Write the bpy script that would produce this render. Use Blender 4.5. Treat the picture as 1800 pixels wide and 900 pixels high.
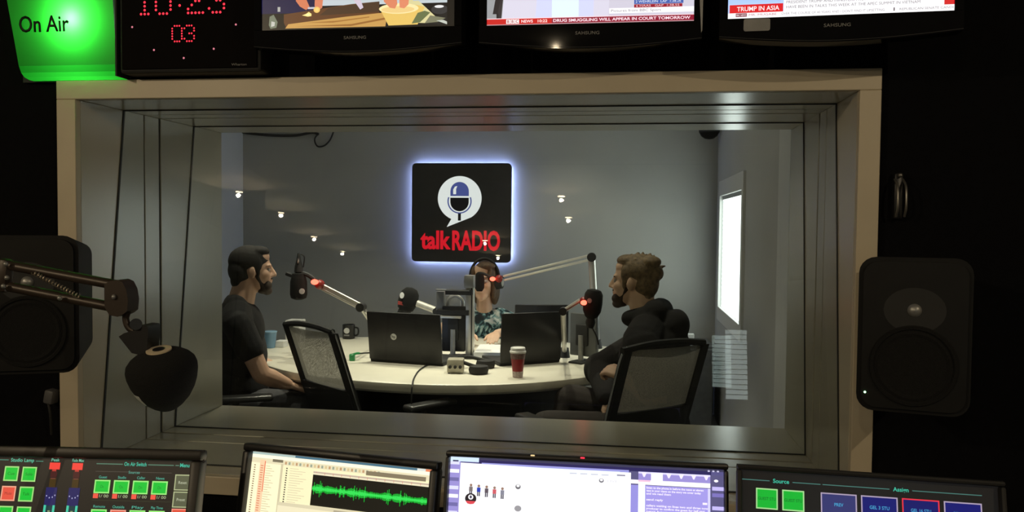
import bpy, bmesh, math, random
from mathutils import Vector, Matrix, Euler
random.seed(7)
V = Vector
sc = bpy.context.scene
for o in list(bpy.data.objects): bpy.data.objects.remove(o)

# ------------------------------------------------------------------ camera, world, exposure
FPX = 1454.46
YAW, PITCH, ROLL = (math.radians(a) for a in (7.7583, 2.1932, 0.555))
CAM = V((0, 0, 1.43))
_F = V((-math.sin(YAW)*math.cos(PITCH), math.cos(YAW)*math.cos(PITCH), -math.sin(PITCH)))
_R0 = V((math.cos(YAW), math.sin(YAW), 0)); _U0 = _R0.cross(_F)
_R = math.cos(ROLL)*_R0 + math.sin(ROLL)*_U0
_U = -math.sin(ROLL)*_R0 + math.cos(ROLL)*_U0
cd = bpy.data.cameras.new('camera'); cam = bpy.data.objects.new('camera', cd)
sc.collection.objects.link(cam)
cd.sensor_width = 36; cd.lens = FPX/1800*36; cd.clip_start = 0.02
cam.matrix_world = Matrix(((_R.x, _U.x, -_F.x, CAM.x), (_R.y, _U.y, -_F.y, CAM.y), (_R.z, _U.z, -_F.z, CAM.z), (0, 0, 0, 1)))
sc.camera = cam
w = bpy.data.worlds.new('world'); sc.world = w; w.use_nodes = True
w.node_tree.nodes['Background'].inputs[0].default_value = (0.75, 0.85, 0.9, 1)
w.node_tree.nodes['Background'].inputs[1].default_value = 0.6
sc.view_settings.view_transform = 'Standard'; sc.view_settings.look = 'None'
sc.view_settings.exposure = 0.0; sc.view_settings.gamma = 1.0
sc.view_settings.use_curve_mapping = False
sc.cycles.sample_clamp_indirect = 4.0
sc.cycles.transparent_max_bounces = 16

WIN_STUDIO = 3.2       # brightness of the daylit blind in the studio's right wall
LAMP_CONTROL = 46.0    # watts of each downlight behind the camera
LAMP_STUDIO = 37.0     # watts of each studio downlight

# ------------------------------------------------------------------ helpers
def ray(px, py): return _F + (px-900)/FPX*_R - (py-450)/FPX*_U
def atY(px, py, Y): d = ray(px, py); return CAM + d*(Y/d.y)
def atZ(px, py, Z): d = ray(px, py); return CAM + d*((Z-CAM.z)/d.z)
def atX(px, py, X): d = ray(px, py); return CAM + d*(X/d.x)
def col(h):  # sRGB 0-255 -> linear
    f = lambda c: (c/255/12.92 if c <= 10 else ((c/255+0.055)/1.055)**2.4)
    return (f(h[0]), f(h[1]), f(h[2]), 1)

MATS = {}
def mat(name, base, rough=0.6, metal=0.0, var=0.12, scale=30, bump=0.0, emit=0.0, ecol=None, alpha=1.0, spec=0.5, sheen=0.0):
    if name in MATS: return MATS[name]
    m = bpy.data.materials.new(name); m.use_nodes = True; nt = m.node_tree; N = nt.nodes; L = nt.links
    b = N['Principled BSDF']
    base = tuple(base[:3])
    tc = N.new('ShaderNodeTexCoord'); nz = N.new('ShaderNodeTexNoise'); nz.inputs['Scale'].default_value = scale
    nz.inputs['Detail'].default_value = 4
    L.new(tc.outputs['Object'], nz.inputs['Vector'])
    rp = N.new('ShaderNodeValToRGB')
    rp.color_ramp.elements[0].position = 0.3; rp.color_ramp.elements[1].position = 0.7
    rp.color_ramp.elements[0].color = tuple(c*(1-var) for c in base)+(1,)
    rp.color_ramp.elements[1].color = tuple(min(1, c*(1+var)) for c in base)+(1,)
    L.new(nz.outputs['Fac'], rp.inputs['Fac']); L.new(rp.outputs['Color'], b.inputs['Base Color'])
    b.inputs['Roughness'].default_value = rough; b.inputs['Metallic'].default_value = metal
    b.inputs['Specular IOR Level'].default_value = spec
    if sheen: b.inputs['Sheen Weight'].default_value = sheen
    if bump:
        bp = N.new('ShaderNodeBump'); bp.inputs['Strength'].default_value = bump; bp.inputs['Distance'].default_value = 0.002
        n2 = N.new('ShaderNodeTexNoise'); n2.inputs['Scale'].default_value = scale*6
        L.new(tc.outputs['Object'], n2.inputs['Vector']); L.new(n2.outputs['Fac'], bp.inputs['Height'])
        L.new(bp.outputs['Normal'], b.inputs['Normal'])
    if emit:
        b.inputs['Emission Color'].default_value = tuple((ecol or base)[:3])+(1,)
        b.inputs['Emission Strength'].default_value = emit
    if alpha < 1: b.inputs['Alpha'].default_value = alpha
    MATS[name] = m; return m

def emis(name, c, s):
    if name in MATS: return MATS[name]
    m = bpy.data.materials.new(name); m.use_nodes = True; nt = m.node_tree
    for n in list(nt.nodes): nt.nodes.remove(n)
    e = nt.nodes.new('ShaderNodeEmission'); e.inputs[0].default_value = tuple(c[:3])+(1,); e.inputs[1].default_value = s
    o = nt.nodes.new('ShaderNodeOutputMaterial'); nt.links.new(e.outputs[0], o.inputs[0]); MATS[name] = m; return m

def screen_mat(name, strength):   # emission whose colour is the printed picture stored on the mesh, under glossy glass
    if name in MATS: return MATS[name]
    m = bpy.data.materials.new(name); m.use_nodes = True; nt = m.node_tree; b = nt.nodes['Principled BSDF']
    a = nt.nodes.new('ShaderNodeAttribute'); a.attribute_name = 'Col'
    nt.links.new(a.outputs['Color'], b.inputs['Emission Color']); b.inputs['Emission Strength'].default_value = strength
    b.inputs['Base Color'].default_value = (0.01, 0.01, 0.01, 1); b.inputs['Roughness'].default_value = 0.35
    MATS[name] = m; return m

def glass_mat():
    m = bpy.data.materials.new('window_glass'); m.use_nodes = True; nt = m.node_tree; N = nt.nodes
    for n in list(N): N.remove(n)
    o = N.new('ShaderNodeOutputMaterial'); mx = N.new('ShaderNodeMixShader'); t = N.new('ShaderNodeBsdfTransparent')
    g = N.new('ShaderNodeBsdfGlossy'); g.inputs['Roughness'].default_value = 0.0
    fr = N.new('ShaderNodeFresnel'); fr.inputs['IOR'].default_value = 1.5
    t.inputs[0].default_value = (0.95, 0.975, 0.965, 1)
    nt.links.new(fr.outputs[0], mx.inputs[0]); nt.links.new(t.outputs[0], mx.inputs[1]); nt.links.new(g.outputs[0], mx.inputs[2])
    nt.links.new(mx.outputs[0], o.inputs[0]); return m
def clear_mat():
    m = bpy.data.materials.new('clear_face'); m.use_nodes = True; nt = m.node_tree; N = nt.nodes
    for n in list(N): N.remove(n)
    o = N.new('ShaderNodeOutputMaterial'); t = N.new('ShaderNodeBsdfTransparent'); t.inputs[0].default_value = (0.98, 0.99, 0.985, 1)
    nt.links.new(t.outputs[0], o.inputs[0]); return m
def mesh_fabric_mat(name, c, holes):
    m = bpy.data.materials.new(name); m.use_nodes = True; nt = m.node_tree; N = nt.nodes
    b = N['Principled BSDF']; b.inputs['Base Color'].default_value = tuple(c[:3])+(1,); b.inputs['Roughness'].default_value = 0.7
    tc = N.new('ShaderNodeTexCoord'); vo = N.new('ShaderNodeTexVoronoi'); vo.inputs['Scale'].default_value = 420
    rp = N.new('ShaderNodeValToRGB'); rp.color_ramp.elements[0].position = holes-0.04; rp.color_ramp.elements[1].position = holes+0.04
    nt.links.new(tc.outputs['Object'], vo.inputs['Vector']); nt.links.new(vo.outputs['Distance'], rp.inputs['Fac'])
    b.inputs['Transmission Weight'].default_value = 0.0
    tl = N.new('ShaderNodeBsdfTranslucent'); tl.inputs[0].default_value = tuple(c[:3])+(1,); ad = N.new('ShaderNodeMixShader'); ad.inputs[0].default_value = 0.5
    tp = N.new('ShaderNodeBsdfTransparent'); ms = N.new('ShaderNodeMixShader')
    nt.links.new(b.outputs[0], ad.inputs[1]); nt.links.new(tl.outputs[0], ad.inputs[2]); nt.links.new(rp.outputs['Color'], ms.inputs[0])
    nt.links.new(tp.outputs[0], ms.inputs[1]); nt.links.new(ad.outputs[0], ms.inputs[2]); nt.links.new(ms.outputs[0], N['Material Output'].inputs[0]); return m

# --- bmesh shapes
def box(bm, c, s, M=None, bev=0.0, seg=2):
    r = bmesh.ops.create_cube(bm, size=1.0)
    vs = r['verts']
    for v in vs: v.co = V((v.co.x*s[0], v.co.y*s[1], v.co.z*s[2]))
    if bev:
        es = list({e for v in vs for e in v.link_edges})
        rb = bmesh.ops.bevel(bm, geom=es, offset=bev, segments=seg, affect='EDGES', profile=0.5)
        vs = list({v for f in rb['faces'] for v in f.verts} | {v for v in vs if v.is_valid})
    for v in vs:
        if M is not None: v.co = M @ v.co
        v.co += V(c)
    return vs
def frame_axes(d):
    d = V(d).normalized(); a = V((0, 0, 1)) if abs(d.z) < 0.9 else V((1, 0, 0))
    x = d.cross(a).normalized(); y = d.cross(x); return x, y, d
def rings(bm, rs, caps=True):   # list of (centre, x, y) rings
    prev = None; first = None
    for vs in rs:
        cur = [bm.verts.new(p) for p in vs]
        if prev:
            n = len(cur)
            for i in range(n): bm.faces.new((prev[i], prev[(i+1) % n], cur[(i+1) % n], cur[i]))
        else: first = cur
        prev = cur
    if caps:
        bm.faces.new(list(reversed(first))); bm.faces.new(prev)
def cyl(bm, p0, p1, r0, r1=None, seg=20):
    r1 = r0 if r1 is None else r1; p0 = V(p0); p1 = V(p1); x, y, d = frame_axes(p1-p0)
    rings(bm, [[p+r*(math.cos(2*math.pi*i/seg)*x+math.sin(2*math.pi*i/seg)*y) for i in range(seg)] for p, r in ((p0, r0), (p1, r1))])
def tube(bm, pts, r, seg=10):
    pts = [V(p) for p in pts]; rs = []
    x = None
    for i, p in enumerate(pts):
        d = (pts[min(i+1, len(pts)-1)]-pts[max(i-1, 0)]).normalized()
        if x is None: x, y, _ = frame_axes(d)
        else:
            x = (x-d*x.dot(d)).normalized(); y = d.cross(x)
        rr = r[i] if isinstance(r, (list, tuple)) else r
        rs.append([p+rr*(math.cos(2*math.pi*k/seg)*x+math.sin(2*math.pi*k/seg)*y) for k in range(seg)])
    rings(bm, rs)
def spline(pts, n=8):
    pts = [V(p) for p in pts]; out = []
    P = [2*pts[0]-pts[1]]+pts+[2*pts[-1]-pts[-2]]
    for i in range(1, len(P)-2):
        for k in range(n):
            t = k/n; a, b, c, d = P[i-1:i+3]
            out.append(0.5*((2*b)+(c-a)*t+(2*a-5*b+4*c-d)*t*t+(3*b-a-3*c+d)*t**3))
    out.append(pts[-1]); return out
def lathe(bm, prof, seg=32, M=None):   # prof (r,z) about z
    rs = []
    for r, z in prof:
        ring = []
        for k in range(seg):
            a = 2*math.pi*k/seg; p = V((max(r, 1e-5)*math.cos(a), max(r, 1e-5)*math.sin(a), z))
            ring.append(M @ p if M is not None else p)
        rs.append(ring)
    rings(bm, rs)
def prism(bm, poly, y0, y1, M=None):   # poly in (x,z) extruded along y
    a = [V((p[0], y0, p[1])) for p in poly]; b = [V((p[0], y1, p[1])) for p in poly]
    if M is not None: a = [M @ p for p in a]; b = [M @ p for p in b]
    A = [bm.verts.new(p) for p in a]; B = [bm.verts.new(p) for p in b]; n = len(A)
    for i in range(n): bm.faces.new((A[i], A[(i+1) % n], B[(i+1) % n], B[i]))
    bm.faces.new(list(reversed(A))); bm.faces.new(B)
def rrect(x0, z0, x1, z1, r, n=5):
    out = []
    for cx, cz, a0 in ((x1-r, z1-r, 0), (x0+r, z1-r, 90), (x0+r, z0+r, 180), (x1-r, z0+r, 270)):
        for k in range(n+1):
            a = math.radians(a0+90*k/n); out.append((cx+r*math.cos(a), cz+r*math.sin(a)))
    return out
def ellip(bm, c, r, M=None, sub=3):
    rr = bmesh.ops.create_icosphere(bm, subdivisions=sub, radius=1.0)
    for v in rr['verts']:
        p = V((v.co.x*r[0], v.co.y*r[1], v.co.z*r[2]))
        if M is not None: p = M @ p
        v.co = p+V(c)
def capsule(bm, p0, p1, r0, r1, seg=14):
    p0 = V(p0); p1 = V(p1); x, y, d = frame_axes(p1-p0); rs = []
    def ring(c, r): return [c+r*(math.cos(2*math.pi*k/seg)*x+math.sin(2*math.pi*k/seg)*y) for k in range(seg)]
    for a in (-85, -60, -30): rs.append(ring(p0+d*r0*math.sin(math.radians(a)), r0*math.cos(math.radians(a))))
    rs.append(ring(p0, r0)); rs.append(ring(p1, r1))
    for a in (30, 60, 85): rs.append(ring(p1+d*r1*math.sin(math.radians(a)), r1*math.cos(math.radians(a))))
    rings(bm, rs)

# --- objects
PM = {}
def mk(name, bm, m, parent=None, smooth=False, world=False, label=None):
    bmesh.ops.recalc_face_normals(bm, faces=bm.faces)
    me = bpy.data.meshes.new(name); bm.to_mesh(me); bm.free()
    return mkm(name, me, m, parent, smooth, world, label)
def mkm(name, me, m, parent=None, smooth=False, world=False, label=None):
    for x in (m if isinstance(m, (list, tuple)) else [m]): me.materials.append(x)
    if smooth:
        me.polygons.foreach_set('use_smooth', [True]*len(me.polygons))
        if smooth != 'all' and hasattr(me, 'set_sharp_from_angle'): me.set_sharp_from_angle(angle=math.radians(40))
    o = bpy.data.objects.new(name, me); sc.collection.objects.link(o)
    if parent is not None:
        o.parent = parent
        if world: o.matrix_parent_inverse = PM.get(parent.name, Matrix()).inverted()
    if label: o['label'] = label
    return o
def tag(o, label, cat, group=None):
    o['label'] = label; o['category'] = cat
    if group: o['group'] = group
    return o
def thing(name, label, cat, loc=(0, 0, 0), rot=(0, 0, 0), group=None, M=None):
    o = bpy.data.objects.new(name, None); sc.collection.objects.link(o); o.empty_display_size = 0.1
    if M is None: M = Matrix.Translation(V(loc)) @ Euler(rot).to_matrix().to_4x4()
    o.location = M.to_translation(); o.rotation_euler = M.to_euler(); PM[o.name] = M.copy()
    return tag(o, label, cat, group)
def struct(name, bm, m, parent=None, smooth=False):
    o = mk(name, bm, m, parent, smooth)
    if parent is None: o['kind'] = 'structure'
    return o
def copy_tree(o, label, M):
    def rec(s, par):
        c = s.copy(); sc.collection.objects.link(c); c.parent = par
        for ch in s.children: rec(ch, c)
        return c
    r = rec(o, None); r['label'] = label; r.location = M.to_translation(); r.rotation_euler = M.to_euler(); PM[r.name] = M.copy()
    return r
def B(): return bmesh.new()
def text_mesh(s, h, width=None, bold=0.0, align='LEFT', extrude=0.0):
    cu = bpy.data.curves.new('t', 'FONT'); cu.body = s; cu.size = 1; cu.align_x = align; cu.resolution_u = 3; cu.offset = bold; cu.extrude = 0
    ob = bpy.data.objects.new('t', cu)
    me = bpy.data.meshes.new_from_object(ob)
    bpy.data.objects.remove(ob); bpy.data.curves.remove(cu)
    xs = [v.co.x for v in me.vertices]
    if not xs: return me
    sx = h*1.38
    if width: sx = width/max(1e-6, (max(xs)-min(xs)))
    x0 = min(xs) if align == 'LEFT' else (min(xs)+max(xs))/2
    for v in me.vertices: v.co = V(((v.co.x-x0)*sx, 0, v.co.y*h*1.38))
    return me
def text_part(name, s, h, m, parent, loc, width=None, bold=0.0, align='CENTER', thick=0.0008, rot=None):
    me = text_mesh(s, h, width, bold, align)
    bm = bmesh.new(); bm.from_mesh(me); bpy.data.meshes.remove(me)
    if thick:
        r = bmesh.ops.extrude_face_region(bm, geom=bm.faces[:])
        bmesh.ops.translate(bm, verts=[g for g in r['geom'] if isinstance(g, bmesh.types.BMVert)], vec=(0, -thick, 0))
    o = mk(name, bm, m, parent); o.location = loc
    if rot: o.rotation_euler = rot
    return o

class Pic:     # flat picture of a screen: coloured pieces on one mesh, x right, z up, y toward the viewer
    def __init__(s): s.v = []; s.f = []; s.c = []; s.n = 0
    def poly(s, pts, c, k=None):
        s.n += 1; y = -0.00001*s.n; i = len(s.v)
        s.v += [(p[0], y, p[1]) for p in pts]; s.f.append(tuple(range(i, i+len(pts)))); s.c.append(col(c))
    def rect(s, x0, z0, x1, z1, c): s.poly([(x0, z0), (x1, z0), (x1, z1), (x0, z1)], c)
    def disc(s, x, z, rx, rz, c, n=20): s.poly([(x+rx*math.cos(2*math.pi*i/n), z+rz*math.sin(2*math.pi*i/n)) for i in range(n)], c)
    def ring(s, x0, z0, x1, z1, t, c, fill): s.rect(x0, z0, x1, z1, c); s.rect(x0+t, z0+t, x1-t, z1-t, fill)
    def text(s, t, x, z, h, c, width=None, align='LEFT', bold=0.0):
        me = text_mesh(t, h, width, bold, align); s.n += 1; y = -0.00001*s.n; i = len(s.v)
        s.v += [(v.co.x+x, y, v.co.z+z) for v in me.vertices]
        for p in me.polygons: s.f.append(tuple(i+k for k in p.vertices)); s.c.append(col(c))
        bpy.data.meshes.remove(me)
    def build(s, name, m, parent):
        me = bpy.data.meshes.new(name); me.from_pydata(s.v, [], s.f); 
        a = me.color_attributes.new('Col', 'FLOAT_COLOR', 'CORNER'); k = 0
        for p, c in zip(me.polygons, s.c):
            for _ in p.vertices: a.data[k].color = c; k += 1
        me.update()
        return mkm(name, me, m, parent)

# ------------------------------------------------------------------ materials
M_black = mat('black_wall_paint', (0.004, 0.004, 0.005), 0.9, bump=0.3, scale=60, spec=0.1)
M_dark = mat('dark_carpet', (0.012, 0.012, 0.014), 0.95, bump=0.5, scale=80)
M_ceil = mat('pale_ceiling_tile', (0.55, 0.53, 0.48), 0.9)
M_cwall = mat('grey_control_room_wall', (0.38, 0.36, 0.32), 0.85, var=0.05, scale=4, bump=0.05)
M_frame = mat('painted_window_frame', (0.62, 0.54, 0.40), 0.42, var=0.04, scale=8, bump=0.03)
M_liner = mat('satin_reveal_paint', (0.56, 0.52, 0.41), 0.24, var=0.03, scale=6)
M_gask = mat('dark_glazing_gasket', (0.03, 0.03, 0.028), 0.6)
M_wall = mat('grey_studio_wall', (0.43, 0.43, 0.41), 0.75, var=0.04, scale=3, bump=0.05)
M_wallr = mat('pale_studio_wall', (0.54, 0.55, 0.54), 0.7, var=0.04, scale=3, bump=0.05)
M_white = mat('white_gloss_paint', (0.75, 0.75, 0.73), 0.4, var=0.03)
M_sfloor = mat('studio_carpet', (0.035, 0.035, 0.04), 0.95, bump=0.5, scale=70)
M_plast = mat('black_plastic', (0.012, 0.012, 0.013), 0.38, var=0.1)
M_glossb = mat('gloss_black_plastic', (0.008, 0.008, 0.009), 0.05, var=0.05, spec=0.035)
M_matteb = mat('matte_black_plastic', (0.016, 0.016, 0.016), 0.65, var=0.15)
M_foam = mat('black_foam', (0.006, 0.006, 0.006), 1.0, bump=1.0, scale=120)
M_alu = mat('brushed_aluminium', (0.62, 0.60, 0.55), 0.35, 0.7, var=0.06)
M_chrome = mat('chrome', (0.75, 0.74, 0.72), 0.15, 1.0, var=0.03)
M_steel = mat('grey_steel', (0.32, 0.32, 0.31), 0.4, 0.6)
M_table = mat('cream_laminate', (0.74, 0.71, 0.60), 0.35, var=0.03, scale=12)
M_skin = mat('skin', (0.58, 0.36, 0.25), 0.55, var=0.08, scale=25)
M_skinp = mat('pale_skin', (0.64, 0.42, 0.29), 0.55, var=0.08, scale=25)
M_hairb = mat('black_hair', (0.010, 0.008, 0.007), 0.8, var=0.4, scale=90, bump=1.0)
M_beard = mat('dark_beard', (0.05, 0.033, 0.024), 0.7, var=0.4, scale=120, bump=1.0)
M_hairg = mat('blond_brown_hair', (0.17, 0.115, 0.058), 0.55, var=0.45, scale=70, bump=1.0)
M_hairw = mat('long_brown_hair', (0.10, 0.055, 0.025), 0.5, var=0.5, scale=60, bump=1.0)
M_tee = mat('black_cotton', (0.010, 0.010, 0.011), 0.95, var=0.2, scale=30, bump=0.4)
M_hood = mat('black_hoodie_fleece', (0.013, 0.012, 0.012), 0.95, var=0.25, scale=25, bump=0.5)
M_trou = mat('dark_grey_denim', (0.05, 0.05, 0.055), 0.9, var=0.25, scale=40, bump=0.4)
M_trob = mat('dark_brown_cloth', (0.018, 0.013, 0.010), 0.9, var=0.2, scale=40, bump=0.4)
M_eye = mat('eye_white', (0.42, 0.38, 0.35), 0.4)
M_iris = mat('dark_iris', (0.02, 0.012, 0.008), 0.2)
M_lip = mat('lips', (0.36, 0.14, 0.11), 0.5)
M_red = emis('red_tally_light', (1.0, 0.10, 0.06), 5.0)
M_greenled = emis('green_led', (0.45, 1.0, 0.5), 3.0)
M_wtext = mat('white_print', (0.7, 0.7, 0.7), 0.5)
M_gtext = mat('grey_print', (0.28, 0.28, 0.28), 0.5)

# ------------------------------------------------------------------ dimensions of the shared wall and its window
D = 1.85
IX0, IX1, IZ0, IZ1 = -0.7141*D, 0.2645*D, 1.43-0.3307*D, 1.43+0.1577*D     # clear opening
OX0, OX1, OZ0, OZ1 = -0.741*D, 0.2885*D, 1.43-0.3545*D, 1.43+0.1824*D      # outer edge of the architrave
YJ1, YJ2, YF = 1.1572*D, 1.199*D, 1.3964*D
YB, XL, XR, ZC = 5.95, -2.872, 0.637, 2.55     # studio back, left, right, ceiling
CX0, CX1, CYB, CZC = -3.3, 2.3, -3.6, 2.45     # control room

def wall_with_hole(bm, x0, x1, y0, y1, z0, z1, hx0, hx1, hz0, hz1):
    for a, b, c, d in ((x0, hx0, z0, z1), (hx1, x1, z0, z1), (hx0, hx1, z0, hz0), (hx0, hx1, hz1, z1)):
        box(bm, ((a+b)/2, (y0+y1)/2, (c+d)/2), (b-a, y1-y0, d-c))
t = 0.02
b = B(); wall_with_hole(b, CX0, CX1, 1.87, YJ1+0.03, 0, CZC, IX0-t, IX1+t, IZ0-t, IZ1+t); struct('wall_front', b, M_black)
b = B(); wall_with_hole(b, XL-0.1, XR+0.1, YJ2, YF, 0, ZC, IX0-t, IX1+t, IZ0-t, IZ1+t); struct('wall_studio_front', b, M_wall)
def slab(name, x0, x1, y0, y1, z0, z1, m):
    b = B(); box(b, ((x0+x1)/2, (y0+y1)/2, (z0+z1)/2), (x1-x0, y1-y0, z1-z0)); return struct(name, b, m)
slab('floor', CX0, CX1, CYB, YJ1+0.03, -0.1, 0, M_dark)
slab('ceiling', CX0, CX1, CYB, YJ1+0.03, CZC, CZC+0.1, M_ceil)
slab('wall_near_left', CX0-0.1, CX0, CYB, YJ1+0.03, 0, CZC, M_cwall)
slab('wall_near_right', CX1, CX1+0.1, CYB, YJ1+0.03, 0, CZC, M_cwall)
slab('wall_rear', CX0-0.1, CX1+0.1, CYB-0.1, CYB, 0, CZC, M_cwall)
slab('floor_studio', XL-0.1, XR+0.1, YF, YB, -0.1, 0, M_sfloor)
slab('ceiling_studio', XL-0.1, XR+0.1, YF, YB, ZC, ZC+0.1, M_white)
slab('wall_left', XL-0.1, XL, YF, YB, 0, ZC, M_wallr)
slab('wall_back', XL-0.1, XR+0.1, YB, YB+0.1, 0, ZC, M_wall)
# right wall of the studio with the daylit window
WY0, WY1, WZ0, WZ1 = 4.62, 5.66, 0.895, 1.63
b = B()
for a, c, e, g in ((YF, WY0, 0, ZC), (WY1, YB, 0, ZC), (WY0, WY1, 0, WZ0), (WY0, WY1, WZ1, ZC)):
    box(b, (XR+0.06, (a+c)/2, (e+g)/2), (0.12, c-a, g-e))
struct('wall_right', b, M_wallr)
w2 = bpy.data.objects.new('window_2', None); sc.collection.objects.link(w2); w2['kind'] = 'structure'
for nm, (a, c, e, g) in {'frame_side': (WY0-0.06, WY0, WZ0-0.09, WZ1+0.10), 'frame_side.001': (WY1, WY1+0.06, WZ0-0.09, WZ1+0.10), 'frame_head': (WY0, WY1, WZ1, WZ1+0.10), 'frame_sill': (WY0, WY1, WZ0-0.09, WZ0)}.items():
    b = B(); box(b, (XR-0.006, (a+c)/2, (e+g)/2), (0.02, c-a, g-e), bev=0.003); mk(nm.split('.')[0], b, M_white, w2)
for k in range(24):    # blind slats, closed, lit from outside by daylight
    z = WZ0+(k+0.5)*(WZ1-WZ0)/24
    b = B(); box(b, (0, 0, 0), (0.003, WY1-WY0, (WZ1-WZ0)/24*1.12), M=Matrix.Rotation(math.radians(8), 3, 'Y'), bev=0)
    s = mk('blind_slat', b, emis('daylit_blind', (0.93, 1.0, 0.95), WIN_STUDIO), w2); s.location = (XR+0.012, (WY0+WY1)/2, z)
b = B(); box(b, (XR+0.02, (WY0+WY1)/2, WZ1-0.012), (0.03, WY1-WY0, 0.024), bev=0.003); mk('blind_head_rail', b, M_steel, w2)
b = B(); box(b, (XR+0.10, (WY0+WY1)/2, (WZ0+WZ1)/2), (0.006, WY1-WY0, WZ1-WZ0)); mk('pane', b, mat('frosted_pane', (0.8, 0.85, 0.85), 0.1), w2)
# white trunking low on the right wall, skirting on the back wall, door lining near the glass
b = B(); box(b, (XR-0.055, (YF+YB)/2+0.3, 0.055), (0.11, YB-YF-0.6, 0.11), bev=0.006); struct('trim_1', b, M_white)
b = B(); box(b, ((XL+XR-0.11)/2, YB-0.009, 0.055), (XR-0.11-XL, 0.018, 0.11), bev=0.004); struct('baseboard_back', b, M_white)
b = B(); box(b, (XR-0.012, 3.36, 1.03), (0.024, 0.24, 2.06), bev=0.004); struct('trim_2', b, M_white)
b = B(); box(b, (XR-0.004, 3.495, 1.03), (0.008, 0.02, 2.06)); struct('trim_3', b, M_gask)

# ---- the observation window: architrave, two-leaf reveal, gaskets and two leaning panes
w1 = bpy.data.objects.new('window_1', None); sc.collection.objects.link(w1); w1['kind'] = 'structure'; w1.location = (0, 0, 0)
def rectbar(name, x0, x1, y0, y1, z0, z1, m, bev=0.002):
    b = B(); box(b, ((x0+x1)/2, (y0+y1)/2, (z0+z1)/2), (x1-x0, y1-y0, z1-z0), bev=bev); return mk(name, b, m, w1)
rectbar('architrave', OX0, OX1, D, D+0.02, IZ1, OZ1, M_frame)
rectbar('architrave', OX0, OX1, D, D+0.02, OZ0, IZ0, M_frame)
rectbar('architrave', OX0, IX0, D, D+0.02, IZ0, IZ1, M_frame)
rectbar('architrave', IX1, OX1, D, D+0.02, IZ0, IZ1, M_frame)
def liner(y0, y1, m, e=0.0, nm='reveal_board'):
    rectbar(nm, IX0-t+e, IX0+e, y0, y1, IZ0, IZ1, m, 0.0015)
    rectbar(nm, IX1-e, IX1+t-e, y0, y1, IZ0, IZ1, m, 0.0015)
    rectbar(nm, IX0-t, IX1+t, y0, y1, IZ1-e, IZ1+t-e, m, 0.0015)
    rectbar(nm, IX0-t, IX1+t, y0, y1, IZ0-t+e, IZ0+e, m, 0.0015)
liner(D+0.019, YJ1-0.003, M_liner)
liner(YJ1+0.002, YJ2-0.006, M_liner, nm='cavity_strip')
liner(YJ2+0.004, YF, M_liner)
liner(YJ1-0.004, YJ1+0.003, M_gask, -0.003, 'joint'); liner(YJ2-0.008, YJ2+0.006, M_gask, -0.003, 'joint')
M_glass, M_clear = glass_mat(), clear_mat()
def pane(yt, yb):
    yt *= D; yb *= D
    me = bpy.data.meshes.new('glass_pane'); th = 0.010
    v = [(IX0, yb, IZ0), (IX1, yb, IZ0), (IX1, yt, IZ1), (IX0, yt, IZ1), (IX0, yb+th, IZ0), (IX1, yb+th, IZ0), (IX1, yt+th, IZ1), (IX0, yt+th, IZ1)]
    me.from_pydata(v, [], [(0, 1, 2, 3), (5, 4, 7, 6), (4, 0, 3, 7), (1, 5, 6, 2), (3, 2, 6, 7), (4, 5, 1, 0)])
    o = mkm('glass_pane', me, [M_glass, M_clear], w1)
    for i, p in enumerate(me.polygons): p.material_index = 0 if i == 0 else 1
    b = B(); g = 0.0025
    for x in (IX0+g/2, IX1-g/2):
        box(b, (x, (yt+yb)/2+th/2, (IZ0+IZ1)/2), (g, 0.006, math.hypot(yt-yb, IZ1-IZ0)), M=Matrix.Rotation(-math.atan2(yt-yb, IZ1-IZ0), 3, 'X'))
    mk('side_gasket', b, M_gask, w1)
    b = B(); box(b, ((IX0+IX1)/2, yt+th/2, IZ1-g/2), (IX1-IX0, 0.006, g)); mk('head_gasket', b, M_gask, w1)
    b = B(); box(b, ((IX0+IX1)/2, yb+th/2, IZ0+g/2), (IX1-IX0, 0.006, g)); mk('sill_gasket', b, M_gask, w1)
pane(1.1036, 1.0429); pane(1.2977, 1.2341)

# ------------------------------------------------------------------ ceiling downlights (lamps with their own light)
def downlight(p, watts, colr, label, em, group, aim=None, cone=150, rad=0.03):
    o = thing('ceiling_downlight', label, 'downlight', p, group=group)
    b = B(); lathe(b, [(rad+0.022, 0), (rad+0.022, -0.006), (rad+0.004, -0.008), (rad+0.002, -0.002)], 24); mk('trim_ring', b, M_steel, o, True)
    b = B(); lathe(b, [(rad, -0.001), (rad, -0.004)], 20); mk('lens', b, emis('downlight_lens_%d' % em, colr, em), o)
    ld = bpy.data.lights.new('downlight_beam', 'SPOT'); ld.energy = watts; ld.color = colr[:3]; ld.spot_size = math.radians(cone); ld.spot_blend = 0.6
    ld.shadow_soft_size = rad*0.45
    lo = bpy.data.objects.new('beam', ld); sc.collection.objects.link(lo); lo.parent = o; lo.location = (0, 0, -0.03)
    if aim is not None:
        lo.rotation_euler = (V(aim)-V(p)).to_track_quat('-Z', 'Y').to_euler()
    return o
WARM = (1.0, 0.80, 0.52)
for i, (x, y, wt) in enumerate(((-2.612, -1.186, 1.25), (-2.57, -2.50, 0.5), (-0.415, -1.258, 0.22), (-1.134, -2.571, 0.35), (1.70, -0.70, 0.75))):  # last one is an added, unseen fill that brightens the left reveal
    downlight((x, y, CZC), LAMP_CONTROL*wt, WARM, ['warm ceiling downlight mirrored in the glass as the leftmost bright dot', 'warm ceiling downlight mirrored in the glass above the left microphone', 'warm ceiling downlight mirrored in the glass right of the sign', 'warm ceiling downlight mirrored in the glass over the red lettering', 'added warm fill downlight out of sight above the right of the control room'][i], 45, 'control room downlights', aim=(x*0.55-0.2, 1.6, 1.1), cone=155, rad=0.026)
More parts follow.
